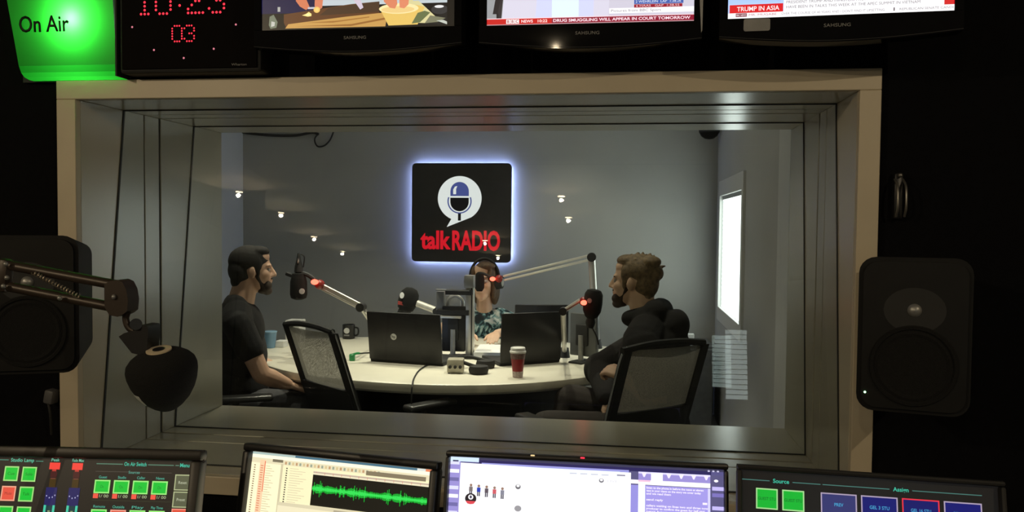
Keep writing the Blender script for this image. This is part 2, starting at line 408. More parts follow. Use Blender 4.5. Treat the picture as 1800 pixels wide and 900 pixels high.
for x, y, wt, cn, lb in ((-1.05, 4.05, 1.9, 62, 'studio ceiling downlight above the front of the round table'), (-0.45, 4.25, 1.6, 66, 'studio ceiling downlight above the right side of the table'),
                        (-1.75, 4.45, 1.3, 105, 'studio ceiling downlight above the left side of the table'), (-0.42, 5.30, 0.40, 95, 'studio ceiling downlight washing the back wall right of the sign'),
                        (-0.25, 3.45, 0.8, 70, 'studio ceiling downlight in front of the person in the hoodie'), (-1.45, 3.55, 1.25, 75, 'studio ceiling downlight in front of the person in the black t-shirt')):
    downlight((x, y, ZC), LAMP_STUDIO*wt, (1.0, 0.90, 0.70), lb, 12, 'studio downlights', cone=cn, rad=0.04)

# ------------------------------------------------------------------ the sign on the back wall
def sign():
    TL = atY(725, 287, YB-0.05); BR = atY(898, 462, YB-0.05)
    W = BR.x-TL.x; H = TL.z-BR.z; s = W/173.0
    o = thing('illuminated_sign', 'square black sign with red lettering and blue-white halo on the back wall', 'sign', (TL.x+W/2, YB-0.05, BR.z+H/2))
    def q(px, py): return ((px-811.5)*s, (374.5-py)*s)
    b = B(); prism(b, rrect(-W/2, -H/2, W/2, H/2, 0.03), -0.012, 0.012); mk('panel', b, mat('sign_black', (0.045, 0.043, 0.043), 0.35), o, label='black panel with rounded corners')
    b = B()
    k = 0.018
    for x0, z0, x1, z1 in ((-W/2+k, H/2-k-0.012, W/2-k, H/2-k), (-W/2+k, -H/2+k, W/2-k, -H/2+k+0.012), (-W/2+k, -H/2+k, -W/2+k+0.012, H/2-k), (W/2-k-0.012, -H/2+k, W/2-k, H/2-k)):
        box(b, ((x0+x1)/2, 0.026, (z0+z1)/2), (x1-x0, 0.010, z1-z0))
    mk('halo_light_strip', b, emis('halo_led', (0.40, 0.48, 1.0), 36.0), o, label='blue-white light strip behind the panel')
    b = B(); box(b, (0, 0.031, 0), (W*0.5, 0.038, H*0.5)); mk('wall_mount', b, M_matteb, o)
    Wt = emis('sign_white', (1.0, 1.0, 0.98), 0.85)
    pts = []
    cx, cy, r = 809, 350, 38
    for i in range(0, 49):
        a = math.radians(118-360*i/48*0.93); pts.append(q(cx+r*math.cos(a), cy+r*math.sin(a)))
    pts2 = [q(cx+r*math.cos(math.radians(a)), cy+r*math.sin(math.radians(a))) for a in range(112, 112+311, 6)]
    pts2.append(q(787, 399))
    b = B(); prism(b, pts2, -0.016, -0.012); mk('speech_bubble', b, Wt, o, label='white speech bubble')
    # microphone emblem
    Bl = emis('sign_blue', (0.08, 0.10, 0.32), 0.9); Dk = mat('sign_dark', (0.02, 0.022, 0.03), 0.4); Lb = emis('sign_pale_blue', (0.45, 0.52, 0.85), 0.9)
    def halfcap(r, up):
        out = [q(809-r, 346 if up else 349), q(809+r, 346 if up else 349)]
        rng = range(0, 181, 12)
        if up: out += [q(809+r*math.cos(math.radians(a)), 338-r*math.sin(math.radians(a))) for a in rng]
        else: out = [q(809+r*math.cos(math.radians(a)), 356+r*math.sin(math.radians(a))) for a in rng] + [q(809-r, 349), q(809+r, 349)]
        return out
    b = B(); prism(b, halfcap(16, True), -0.019, -0.016); mk('emblem_capsule_top', b, Bl, o)
    b = B(); prism(b, [q(798, 343), q(803, 343), q(803, 334), q(805, 329), q(801, 330), q(798, 335)], -0.021, -0.019); mk('emblem_highlight', b, Wt, o)
    b = B(); prism(b, halfcap(16, False), -0.019, -0.016); mk('emblem_capsule_bottom', b, Dk, o)
    arc = [(809+20*math.cos(math.radians(a)), 355+20*math.sin(math.radians(a))) for a in range(-20, 201, 10)]
    b = B(); tube(b, [V((*q(*p), 0)).xzy+V((0, -0.018, 0)) for p in arc], 0.005, 6); mk('emblem_cradle', b, Bl, o)
    b = B(); prism(b, [q(806.5, 374), q(811.5, 374), q(811.5, 388), q(806.5, 388)], -0.019, -0.016); mk('emblem_stem', b, Dk, o)
    Rd = emis('sign_red', (0.85, 0.015, 0.03), 0.85)
    x0, z0 = q(741, 436)
    text_part('lettering', 'talk', 31*s, Rd, o, (x0, -0.0125, z0), width=53*s, bold=0.034, align='LEFT', thick=0.003)
    x0, z0 = q(796.5, 437.5)
    text_part('lettering', 'RADIO', 33*s, Rd, o, (x0, -0.0125, z0), width=83*s, bold=0.034, align='LEFT', thick=0.003)
sign()

# ------------------------------------------------------------------ round table
TZ = 0.74
TCX, TCY = -0.87, 4.46
def table():
    o = thing('round_table', 'large round cream table with dark base in the studio', 'table', (TCX, TCY, 0))
    def ol(r, n=72): 
        cs = [(math.cos(2*math.pi*i/n), math.sin(2*math.pi*i/n)) for i in range(n)]
        return [((0.97 if c > 0 else 1.13)*r*c, (r if q < 0 else r*0.45)*q) for c, q in cs]
    def lay(b, prof):
        rings(b, [[V((x, y, z)) for x, y in ol(r)] for r, z in prof])
    b = B(); lay(b, [(0.94, TZ-0.055), (0.985, TZ-0.050), (0.998, TZ-0.038), (1.0, TZ-0.02), (0.997, TZ-0.006), (0.988, TZ)]); mk('tabletop', b, M_table, o, True)
    b = B(); lay(b, [(0.60, 0.0), (0.60, TZ-0.055)]); mk('base', b, mat('dark_base_panel', (0.012, 0.013, 0.016), 0.6), o, True)
table()

# ------------------------------------------------------------------ mesh office chairs
M_mesh = mesh_fabric_mat('chair_mesh', (0.28, 0.265, 0.225), 0.28)
def chair(label, M):
    o = thing('mesh_office_chair', label, 'chair', M=M, group='mesh office chairs in the studio')
    b = B(); box(b, (0, 0.02, 0.47), (0.47, 0.46, 0.07), bev=0.03, seg=3); mk('seat', b, M_matteb, o, True)
    hw = 0.185; lean = math.tan(math.radians(19))
    def P(x, z): return V((x, -0.235-(z-0.56)*lean, z))
    b = B()
    for sgn in (-1, 1):
        for k in range(12):
            pass
        rs = []
        for z in (0.50, 0.60, 0.75, 0.90, 0.985):
            c = P(sgn*hw, z); rs.append([c+V(p) for p in ((-0.016, -0.014, 0), (0.016, -0.014, 0), (0.016, 0.014, 0), (-0.016, 0.014, 0))])
        rings(b, rs)
    mk('backrest_frame', b, M_matteb, o)
    b = B(); tube(b, spline([P(-hw-0.02, 0.985), P(-hw*0.5, 1.0), P(0, 1.003), P(hw*0.5, 1.0), P(hw, 0.99)], 5), 0.013, 8); mk('top_rail', b, M_matteb, o, True)
    for sgn in (-1, 1):
        b = B(); tube(b, spline([P(sgn*(hw+0.016), 0.50), P(sgn*(hw+0.02), 0.75), P(sgn*(hw+0.019), 0.95), P(sgn*hw, 0.998)], 5), 0.0045, 6); mk('chrome_edge', b, M_chrome, o, True)
    b = B()
    g = []
    for i in range(9):
        z = 0.745+0.24*i/8; row = []
        for j in range(9):
            x = -hw+2*hw*j/8; p = P(x, z); p.y += -0.025*(1-(x/hw)**2); row.append(b.verts.new(p))
        g.append(row)
    for i in range(8):
        for j in range(8): b.faces.new((g[i][j], g[i][j+1], g[i+1][j+1], g[i+1][j]))
    mk('mesh_back', b, M_mesh, o, 'all')
    b = B(); c = P(0, 0.635); box(b, c, (2*hw+0.01, 0.035, 0.235), M=Matrix.Rotation(math.radians(-19), 3, 'X').inverted() if False else Matrix.Rotation(math.radians(19), 3, 'X'), bev=0.012); mk('lumbar_panel', b, M_matteb, o, True)
    for sgn in (-1, 1):
        b = B(); tube(b, spline([(sgn*0.24, -0.02, 0.45), (sgn*0.29, -0.02, 0.52), (sgn*0.295, 0.0, 0.64)], 5), 0.014, 8); ar = mk('arm', b, M_matteb, o, True)
        b = B(); box(b, (sgn*0.295, 0.03, 0.655), (0.07, 0.25, 0.028), bev=0.012, seg=3); mk('arm_pad', b, mat('arm_pad_grey', (0.035, 0.035, 0.035), 0.3), ar, True)
    b = B(); cyl(b, (0, 0, 0.10), (0, 0, 0.44), 0.028); mk('gas_column', b, M_steel, o, True)
    for k in range(5):
        a = 2*math.pi*k/5; d = V((math.cos(a), math.sin(a), 0))
        b = B(); tube(b, [V((0, 0, 0.11)), d*0.15+V((0, 0, 0.10)), d*0.29+V((0, 0, 0.07))], [0.025, 0.02, 0.015], 8); lg = mk('base_leg', b, M_plast, o, True)
        b = B(); x = V((-d.y, d.x, 0)); cyl(b, d*0.29+V((0, 0, 0.028))-x*0.02, d*0.29+V((0, 0, 0.028))+x*0.02, 0.028, seg=14); mk('caster', b, M_plast, lg, True)
    return o
def chair_M(top, fx, fy):
    f = V((fx, fy, 0)).normalized(); ang = math.atan2(fy, fx)-math.pi/2
    p = V((top.x, top.y, 0))+f*0.383; p.z = 0
    return Matrix.Translation(p) @ Matrix.Rotation(ang, 4, 'Z')
ch1 = chair('empty mesh office chair with pale lit back beside the person in black t-shirt', chair_M(atZ(543, 572, 1.0), 0.62, 0.78))
copy_tree(ch1, 'mesh office chair carrying the person in black t-shirt at the left edge', Matrix.Translation((-1.80, 3.665, 0)) @ Matrix.Rotation(math.atan2(0.425, 0.905)-math.pi/2, 4, 'Z'))
copy_tree(ch1, 'mesh office chair that the person in the black hoodie sits on', chair_M(atZ(1172, 603, 1.0), -0.62, 0.78))

# ------------------------------------------------------------------ people
def solid(name, prims, vox, m, parent, it=4, label=None, world=True):
    bm = bmesh.new()
    for p in prims:
        if p[0] == 'c': capsule(bm, *p[1:])
        else: ellip(bm, *p[1:])
    bmesh.ops.recalc_face_normals(bm, faces=bm.faces)
    me = bpy.data.meshes.new('tmp'); bm.to_mesh(me); bm.free()
    ob = bpy.data.objects.new('tmp', me); sc.collection.objects.link(ob)
    r = ob.modifiers.new('r', 'REMESH'); r.mode = 'VOXEL'; r.voxel_size = vox; r.use_smooth_shade = True
    s = ob.modifiers.new('s', 'SMOOTH'); s.factor = 0.5; s.iterations = it
    dg = bpy.context.evaluated_depsgraph_get(); out = bpy.data.meshes.new_from_object(ob.evaluated_get(dg))
    bpy.data.objects.remove(ob); bpy.data.meshes.remove(me)
    out.name = name; out.materials.clear()
    return mkm(name, out, m, parent, 'all', world, label)
class Fig:
    def __init__(s, origin, fwd, k=1.0):
        s.k = k; s.o = V(origin); s.f = V((fwd[0], fwd[1], 0)).normalized(); s.l = V((-s.f.y, s.f.x, 0))
        s.R = Matrix((( s.f.x, s.l.x, 0), (s.f.y, s.l.y, 0), (0, 0, 1)))
    def p(s, a): return s.o+s.R @ (V(a)*s.k)
    def e(s, c, r, rot=None): return ('e', s.p(c), tuple(x*s.k for x in r), s.R if rot is None else s.R @ rot)
    def c(s, a, b, r0, r1): return ('c', s.p(a), s.p(b), r0*s.k, r1*s.k)
def head(F, female=False):
    k = 0.94 if female else 1.0
    L = [((-0.012, 0, 0.028), (0.098, 0.076, 0.088)), ((0.028, 0, -0.035), (0.064, 0.058, 0.078)), ((0.045, 0, -0.085), (0.040, 0.043, 0.030)),
         ((0.070, 0, -0.103), (0.020, 0.022, 0.017)), ((0.074, 0, 0.028), (0.018, 0.050, 0.013)), ((0.055, 0.038, -0.020), (0.030, 0.022, 0.030)),
         ((0.055, -0.038, -0.020), (0.030, 0.022, 0.030)), ((0.086, 0, -0.050), (0.012, 0.024, 0.008)), ((0.084, 0, -0.064), (0.011, 0.021, 0.007)),
         ((0.03, 0, 0.07), (0.052, 0.06, 0.045))]
    out = [F.e(c, tuple(x*k for x in r)) for c, r in L]
    for sg in (-1, 1):
        out.append(F.e((-0.006, sg*0.077*k, -0.006), (0.019, 0.008, 0.031), Matrix.Rotation(sg*0.3, 3, 'Z')))
        out.append(F.e((-0.008, sg*0.074*k, -0.026), (0.010, 0.008, 0.012)))
    out.append(F.c((0.088, 0, 0.018), (0.107, 0, -0.020), 0.008, 0.012))
    out.append(F.e((0.098, 0.009, -0.026), (0.009, 0.008, 0.007))); out.append(F.e((0.098, -0.009, -0.026), (0.009, 0.008, 0.007)))
    return out
def eyes(F, par):
    for sg in (-1, 1):
        b = B(); ellip(b, F.p((0.074, sg*0.031, 0.006)), (0.0115*F.k,)*3, None, 2); e = mk('eye', b, M_eye, par, 'all', True)
        b = B(); ellip(b, F.p((0.0800, sg*0.031, 0.006)), (0.0066*F.k,)*3, None, 2); o = mk('iris', b, M_iris, e, 'all'); o.matrix_parent_inverse = PM[par.name].inverted()
        b = B(); capsule(b, F.p((0.085, sg*0.016, 0.026)), F.p((0.078, sg*0.046, 0.027)), 0.004, 0.003, 8); mk('eyebrow', b, M_beard, par, 'all', True)
def hand(F, w, d, up, thumb, curl=0.5, s=1.0, mirror=1):
    """palm from wrist w along d; up = back of the hand; thumb = direction of the thumb side (figure space)"""
    w = V(w); d = V(d).normalized(); up = V(up); up = (up-d*up.dot(d)).normalized(); th = V(thumb); th = (th-d*th.dot(d)-up*th.dot(up)).normalized()
    P = []
    for k, off in enumerate((0.028, 0.010, -0.009, -0.027)):
        P.append(F.c(w, w+(d*0.082+th*off)*s, 0.017*s, 0.0115*s))
    for k, (off, ln) in enumerate(((0.030, 0.070), (0.010, 0.078), (-0.011, 0.072), (-0.030, 0.056))):
        a = w+(d*0.085+th*off)*s; ang = 0; q = a
        for j, fr in enumerate((0.45, 0.32, 0.23)):
            ang += curl*(0.55, 0.8, 0.6)[j]
            dd = d*math.cos(ang)-up*math.sin(ang); n = q+dd*ln*fr*s
            P.append(F.c(q, n, (0.0095-0.001*j)*s, (0.0088-0.001*j)*s)); q = n
    a = w+(d*0.022+th*0.022)*s; b_ = a+(d*0.035+th*0.030-up*0.010)*s; c = b_+(d*0.034+th*0.006-up*0.012)*s
    P += [F.c(a, b_, 0.014*s, 0.0115*s), F.c(b_, c, 0.0110*s, 0.009*s)]
    return P
def grow(pr, k):
    out = []
    for p in pr:
        if p[0] == 'c': out.append(('c', p[1], p[2], p[3]+k, p[4]+k))
        else: out.append(('e', p[1], tuple(x+k for x in p[2]), *p[3:]))
    return out

def man_tshirt():
    H = atY(445, 476, 3.70); fw = (0.905, 0.425)
    F = Fig((H.x, H.y, 0), fw); Hd = Fig(H, fw, 0.91)
    o = thing('person', 'person in black t-shirt seated in profile at the left with short dark hair and beard', 'person', (H.x, H.y, 0))
    neck = [F.c((-0.035, 0, H.z-0.06), (-0.062, 0, 1.02), 0.056, 0.064), F.c((-0.06, 0, 1.035), (-0.065, 0.12, 0.995), 0.05, 0.05), F.c((-0.06, 0, 1.035), (-0.065, -0.12, 0.995), 0.05, 0.05)]
    torso = [F.e((-0.07, 0, 0.92), (0.112, 0.165, 0.14)), F.e((-0.055, 0, 0.80), (0.108, 0.155, 0.16)), F.e((-0.06, 0, 0.66), (0.115, 0.150, 0.15)), F.e((-0.09, 0, 0.56), (0.135, 0.17, 0.10)),
             F.c((-0.07, 0.09, 1.005), (-0.07, 0.175, 0.975), 0.055, 0.058), F.c((-0.07, -0.09, 1.005), (-0.07, -0.175, 0.975), 0.055, 0.058)]
    sh, el, wr = (-0.065, -0.195, 0.97), (0.035, -0.235, 0.745), (0.150, -0.170, 0.685)
    sh2, el2, wr2 = (-0.065, 0.195, 0.97), (0.0, 0.235, 0.735), (0.17, 0.12, 0.68)
    armsu = [F.c(sh, el, 0.052, 0.041), F.c(sh2, el2, 0.052, 0.041)]
    fore = [F.c(el, tuple(V(el).lerp(V(wr), 0.35)), 0.040, 0.042), F.c(tuple(V(el).lerp(V(wr), 0.35)), wr, 0.042, 0.026), F.c(el2, wr2, 0.041, 0.026)]
    hands = hand(F, wr, (0.9, 0.25, -0.38), (0.3, 0, 1), (0.2, 1, 0), 0.55) + hand(F, wr2, (0.85, -0.3, -0.35), (0.3, 0, 1), (0.2, -1, 0), 0.55)
    legs = []
    for sg in (-1, 1):
        legs += [F.c((-0.06, sg*0.095, 0.57), (0.36, sg*0.12, 0.555), 0.083, 0.062), F.c((0.36, sg*0.12, 0.555), (0.34, sg*0.13, 0.12), 0.060, 0.042)]
    feet = [F.c((0.33, sg*0.13, 0.055), (0.50, sg*0.14, 0.045), 0.045, 0.038) for sg in (-1, 1)]
    solid('body', head(Hd)+neck+torso+armsu+fore+hands+legs+feet, 0.0046, M_skin, o, 3)
    eyes(Hd, o)
    tee = grow(torso[:3], 0.013)+grow(torso[4:], 0.013)+[F.e((-0.075, 0, 0.60), (0.135, 0.172, 0.09))]
    for a, b_ in ((sh, el), (sh2, el2)):
        m_ = V(a).lerp(V(b_), 0.50); tee.append(F.c(a, tuple(m_), 0.068, 0.064))
    tee.append(F.c((-0.080, -0.055, 1.035), (-0.080, 0.055, 1.035), 0.058, 0.058))
    solid('t_shirt', tee, 0.006, M_tee, o, 5, 'plain black t-shirt')
    solid('trousers', grow(legs, 0.012)+[F.e((-0.09, 0, 0.55), (0.148, 0.182, 0.10))], 0.007, M_trou, o, 4)
    solid('shoe', grow(feet[:1], 0.01), 0.008, M_matteb, o, 2); solid('shoe', grow(feet[1:], 0.01), 0.008, M_matteb, o, 2)
    hair = [Hd.e((-0.022, 0, 0.052), (0.103, 0.084, 0.082)), Hd.e((-0.058, 0, 0.005), (0.068, 0.078, 0.078)), Hd.e((0.028, 0, 0.100), (0.054, 0.062, 0.030)), Hd.e((-0.075, 0, -0.05), (0.038, 0.058, 0.045)),
            Hd.e((0.02, 0.068, 0.035), (0.024, 0.013, 0.04)), Hd.e((0.02, -0.068, 0.035), (0.024, 0.013, 0.04)), Hd.e((0.024, 0.068, 0.0), (0.010, 0.008, 0.035)), Hd.e((0.024, -0.068, 0.0), (0.010, 0.008, 0.035))]
    solid('hair', hair, 0.0045, M_hairb, o, 3, 'short dark hair')
    beard = [Hd.e((0.052, 0, -0.092), (0.040, 0.046, 0.030)), Hd.c((0.018, 0.054, -0.024), (0.052, 0.030, -0.088), 0.011, 0.018), Hd.c((0.018, -0.054, -0.024), (0.052, -0.030, -0.088), 0.011, 0.018), Hd.e((0.070, 0.034, -0.075), (0.024, 0.018, 0.026)), Hd.e((0.070, -0.034, -0.075), (0.024, 0.018, 0.026)),
             Hd.e((0.090, 0, -0.041), (0.010, 0.026, 0.006)), Hd.e((0.070, 0, -0.106), (0.026, 0.028, 0.022))]
    solid('beard', beard, 0.004, M_beard, o, 3, 'dark beard')
man_tshirt()

def man_hoodie():
    H = atY(1112, 496, 3.50); fh = (-0.97, 0.22); ft = (-0.96, 0.28)
    F = Fig((H.x, H.y, 0), ft); Hd = Fig(H, fh, 0.875)
    o = thing('person', 'person in black hoodie seated at the right with tousled fair brown hair', 'person', (H.x, H.y, 0))
    neck = [F.c((-0.03, 0, H.z-0.05), (-0.075, 0, 1.01), 0.054, 0.062)]
    torso = [F.e((-0.10, 0, 0.89), (0.125, 0.18, 0.15)), F.e((-0.09, 0, 0.76), (0.12, 0.165, 0.17)), F.e((-0.08, 0, 0.62), (0.125, 0.16, 0.14)),
             F.c((-0.09, 0.09, 1.0), (-0.09, 0.175, 0.965), 0.058, 0.06), F.c((-0.09, -0.09, 1.0), (-0.09, -0.175, 0.965), 0.058, 0.06)]
    sh, el, wr = (-0.10, 0.20, 0.95), (-0.165, 0.235, 0.755), (-0.035, 0.215, 0.825)          # near arm, elbow back
    sh2, el2, wr2 = (-0.07, -0.20, 0.95), (0.185, -0.15, 0.79), (0.085, 0.05, 0.705)       # far arm reaching the table
    armsu = [F.c(sh, el, 0.054, 0.044), F.c(sh2, el2, 0.054, 0.044)]
    fore = [F.c(el, wr, 0.044, 0.027), F.c(el2, wr2, 0.043, 0.027)]
    hands = hand(F, wr, (0.85, -0.1, 0.35), (-0.3, 0.5, 0.8), (0, -0.8, 0.5), 1.5, 0.9)+hand(F, wr2, (-0.5, 0.5, -0.35), (0.3, 0.2, 1), (1, 0, 0), 0.6, 0.85)
    legs = [F.c((-0.06, 0.10, 0.57), (0.34, 0.10, 0.56), 0.085, 0.064), F.c((0.34, 0.10, 0.56), (0.32, 0.11, 0.12), 0.062, 0.043),
            F.c((-0.06, -0.10, 0.58), (0.30, -0.10, 0.64), 0.085, 0.066), F.c((0.30, -0.10, 0.64), (0.36, 0.03, 0.30), 0.062, 0.045)]
    feet = [F.c((0.31, 0.11, 0.055), (0.47, 0.12, 0.045), 0.045, 0.038), F.c((0.36, 0.03, 0.24), (0.50, 0.06, 0.22), 0.045, 0.038)]
    solid('body', head(Hd)+neck+torso+armsu+fore+hands+legs+feet, 0.0046, M_skinp, o, 3)
    eyes(Hd, o)
    hd = grow(torso, 0.02)+[F.e((-0.10, 0, 0.60), (0.15, 0.185, 0.12)), F.c(sh, tuple(V(sh).lerp(V(el), 0.75)), 0.078, 0.066), F.c(sh2, el2, 0.078, 0.068), F.c(el2, wr2, 0.066, 0.050),
          F.e((0.185, -0.15, 0.785), (0.075, 0.07, 0.078)),
          F.c((-0.110, -0.050, 1.075), (-0.110, 0.050, 1.075), 0.054, 0.054), F.c((-0.11, 0.062, 1.070), (0.0, 0.045, 1.045), 0.042, 0.034), F.c((-0.11, -0.062, 1.070), (0.0, -0.045, 1.045), 0.042, 0.034),
          F.e((-0.185, 0, 1.02), (0.055, 0.10, 0.07)), F.e((-0.20, 0, 0.93), (0.045, 0.085, 0.07)), F.e((-0.17, 0.07, 0.97), (0.05, 0.05, 0.05)), F.e((-0.17, -0.07, 0.97), (0.05, 0.05, 0.05))]
    solid('hoodie', hd, 0.006, M_hood, o, 5, 'black hooded top with the hood down')
    solid('trousers', grow(legs, 0.013)+[F.e((-0.10, 0, 0.56), (0.155, 0.185, 0.105))], 0.007, M_trob, o, 4)
    solid('shoe', grow(feet[:1], 0.01), 0.008, M_matteb, o, 2); solid('shoe', grow(feet[1:], 0.01), 0.008, M_matteb, o, 2)
    hair = [Hd.e((-0.028, 0, 0.055), (0.102, 0.083, 0.082)), Hd.e((-0.062, 0, 0.0), (0.066, 0.078, 0.082)), Hd.e((0.022, 0, 0.104), (0.056, 0.062, 0.030)), Hd.e((-0.068, 0, -0.07), (0.036, 0.056, 0.055)),
            Hd.e((0.018, 0.068, 0.040), (0.026, 0.014, 0.042)), Hd.e((0.018, -0.068, 0.040), (0.026, 0.014, 0.042)), Hd.e((-0.118, 0, 0.045), (0.030, 0.05, 0.035)), Hd.e((-0.09, 0.02, 0.10), (0.05, 0.05, 0.03)),
            Hd.e((0.026, 0.067, 0.0), (0.011, 0.008, 0.035)), Hd.e((0.026, -0.067, 0.0), (0.011, 0.008, 0.035))]
    for i in range(30):
        a = random.uniform(0, 2*math.pi); e = random.uniform(0.15, 1.3)
        n = V((math.cos(a)*math.cos(e), math.sin(a)*math.cos(e), math.sin(e)))
        c = V((-0.028, 0, 0.055))+V((n.x*0.10, n.y*0.082, n.z*0.083))
        if c.x > 0.05 and c.z < 0.09: continue
        t_ = c+n*0.006+V((random.uniform(-0.022, 0.008), random.uniform(-0.012, 0.012), random.uniform(0, 0.008)))
        hair.append(Hd.c(tuple(c-n*0.012), tuple(t_), 0.012, 0.005))
    solid('hair', hair, 0.004, M_hairg, o, 2, 'tousled fair brown hair')
    beard = [Hd.e((0.052, 0, -0.092), (0.039, 0.045, 0.029)), Hd.c((0.016, 0.054, -0.028), (0.052, 0.030, -0.088), 0.010, 0.016), Hd.c((0.016, -0.054, -0.028), (0.052, -0.030, -0.088), 0.010, 0.016), Hd.e((0.070, 0.034, -0.078), (0.024, 0.017, 0.024)), Hd.e((0.070, -0.034, -0.078), (0.024, 0.017, 0.024)),
             Hd.e((0.089, 0, -0.041), (0.010, 0.026, 0.006)), Hd.e((0.072, 0, -0.106), (0.026, 0.028, 0.022))]
    solid('beard', beard, 0.004, mat('brown_beard', (0.05, 0.03, 0.018), 0.7, var=0.4, scale=120, bump=1.0), o, 3, 'short brown beard')
man_hoodie()

def shirt_mat():
    m = bpy.data.materials.new('teal_patterned_cotton'); m.use_nodes = True; nt = m.node_tree; N = nt.nodes; b = N['Principled BSDF']
    tc = N.new('ShaderNodeTexCoord'); nz = N.new('ShaderNodeTexNoise'); nz.inputs['Scale'].default_value = 17; nz.inputs['Detail'].default_value = 3; nz.inputs['Distortion'].default_value = 1.5
    rp = N.new('ShaderNodeValToRGB'); e = rp.color_ramp.elements
    e[0].position = 0.38; e[0].color = (0.008, 0.015, 0.02, 1); e[1].position = 0.66; e[1].color = (0.72, 0.78, 0.75, 1)
    for p, c in ((0.46, (0.02, 0.06, 0.075, 1)), (0.52, (0.14, 0.30, 0.32, 1)), (0.57, (0.40, 0.54, 0.53, 1))):
        x = e.new(p); x.color = c
    nt.links.new(tc.outputs['Object'], nz.inputs['Vector']); nt.links.new(nz.outputs['Fac'], rp.inputs['Fac']); nt.links.new(rp.outputs['Color'], b.inputs['Base Color'])
    b.inputs['Roughness'].default_value = 0.85; return m
def person_back():
    H = atY(851, 494, 5.0); fw = (0.10, -1.0)
    F = Fig((H.x, H.y, 0), fw); Hd = Fig(H, (-0.12, -1.0))
    o = thing('person', 'person in teal patterned shirt with headphones seated behind the table below the sign', 'person', (H.x, H.y, 0))
    z = H.z-0.01
    neck = [F.c((-0.02, 0, z-0.06), (-0.045, 0, z-0.19), 0.046, 0.052)]
    torso = [F.e((-0.06, 0, z-0.30), (0.10, 0.155, 0.13)), F.e((-0.05, 0, z-0.42), (0.10, 0.14, 0.16)), F.e((-0.05, 0, z-0.54), (0.12, 0.155, 0.13)),
             F.c((-0.05, 0.09, z-0.215), (-0.05, 0.155, z-0.245), 0.048, 0.05), F.c((-0.05, -0.09, z-0.215), (-0.05, -0.155, z-0.245), 0.048, 0.05)]
    arms = []; hands = []; sl = []
    for sg in (-1, 1):
        sh = (-0.05, sg*0.17, z-0.25); el = (0.10, sg*0.235, 0.80); wr = (0.36, sg*0.085+0.015, TZ+0.066)
        arms += [F.c(sh, el, 0.044, 0.037), F.c(el, wr, 0.036, 0.023)]
        hands += hand(F, wr, (0.95, -sg*0.15, -0.10), (0, 0, 1), (0, -sg, 0), 0.35, 0.9)
        sl.append(F.c(sh, tuple(V(sh).lerp(V(el), 0.55)), 0.062, 0.056))
    legs = []
    for sg in (-1, 1): legs += [F.c((-0.06, sg*0.09, 0.52), (0.12, sg*0.10, 0.52), 0.08, 0.07), F.c((0.12, sg*0.10, 0.52), (0.10, sg*0.10, 0.06), 0.06, 0.042)]
    solid('body', head(Hd, True)+neck+torso+arms+hands+legs, 0.005, M_skinp, o, 3)
    eyes(Hd, o)
    solid('shirt', grow(torso, 0.013)+sl, 0.006, shirt_mat(), o, 4, 'teal, white and black patterned shirt')
    hair = [Hd.e((-0.03, 0, 0.04), (0.095, 0.082, 0.084)), Hd.e((-0.045, 0.055, -0.05), (0.05, 0.032, 0.10)), Hd.e((-0.045, -0.055, -0.05), (0.05, 0.032, 0.10)), Hd.e((0.035, 0.02, 0.092), (0.045, 0.06, 0.028)),
            Hd.e((0.045, 0.052, 0.045), (0.026, 0.018, 0.05)), Hd.e((0.045, -0.052, 0.045), (0.026, 0.018, 0.05)), Hd.e((0.02, 0.068, -0.03), (0.026, 0.015, 0.08)), Hd.e((0.02, -0.068, -0.03), (0.026, 0.015, 0.08)), Hd.e((-0.07, 0, -0.06), (0.04, 0.065, 0.10))]
    solid('hair', hair, 0.005, M_hairw, o, 3, 'brown hair')
    # headphones worn on the head: a thing of their own
    h = thing('headphones', 'black headphones worn by the person under the sign', 'headphones', (H.x, H.y, H.z))
    arc = [Hd.p((-0.005, 0.092*math.cos(math.radians(a)), 0.02+0.118*math.sin(math.radians(a)))) for a in range(-5, 186, 10)]
    b = B(); tube(b, arc, 0.009, 8); mk('headband', b, M_matteb, h, True, True)
    for sg in (-1, 1):
        b = B(); c0 = Hd.p((0, sg*0.078, -0.005)); c1 = Hd.p((0, sg*0.118, -0.005)); cyl(b, c0, c1, 0.045, 0.038, 20); mk('ear_cup', b, M_matteb, h, True, True)
        b = B(); cyl(b, c1, c1+(c1-c0)*0.06, 0.026, 0.024, 20); mk('ear_cup_badge', b, M_alu, h, True, True)
person_back()

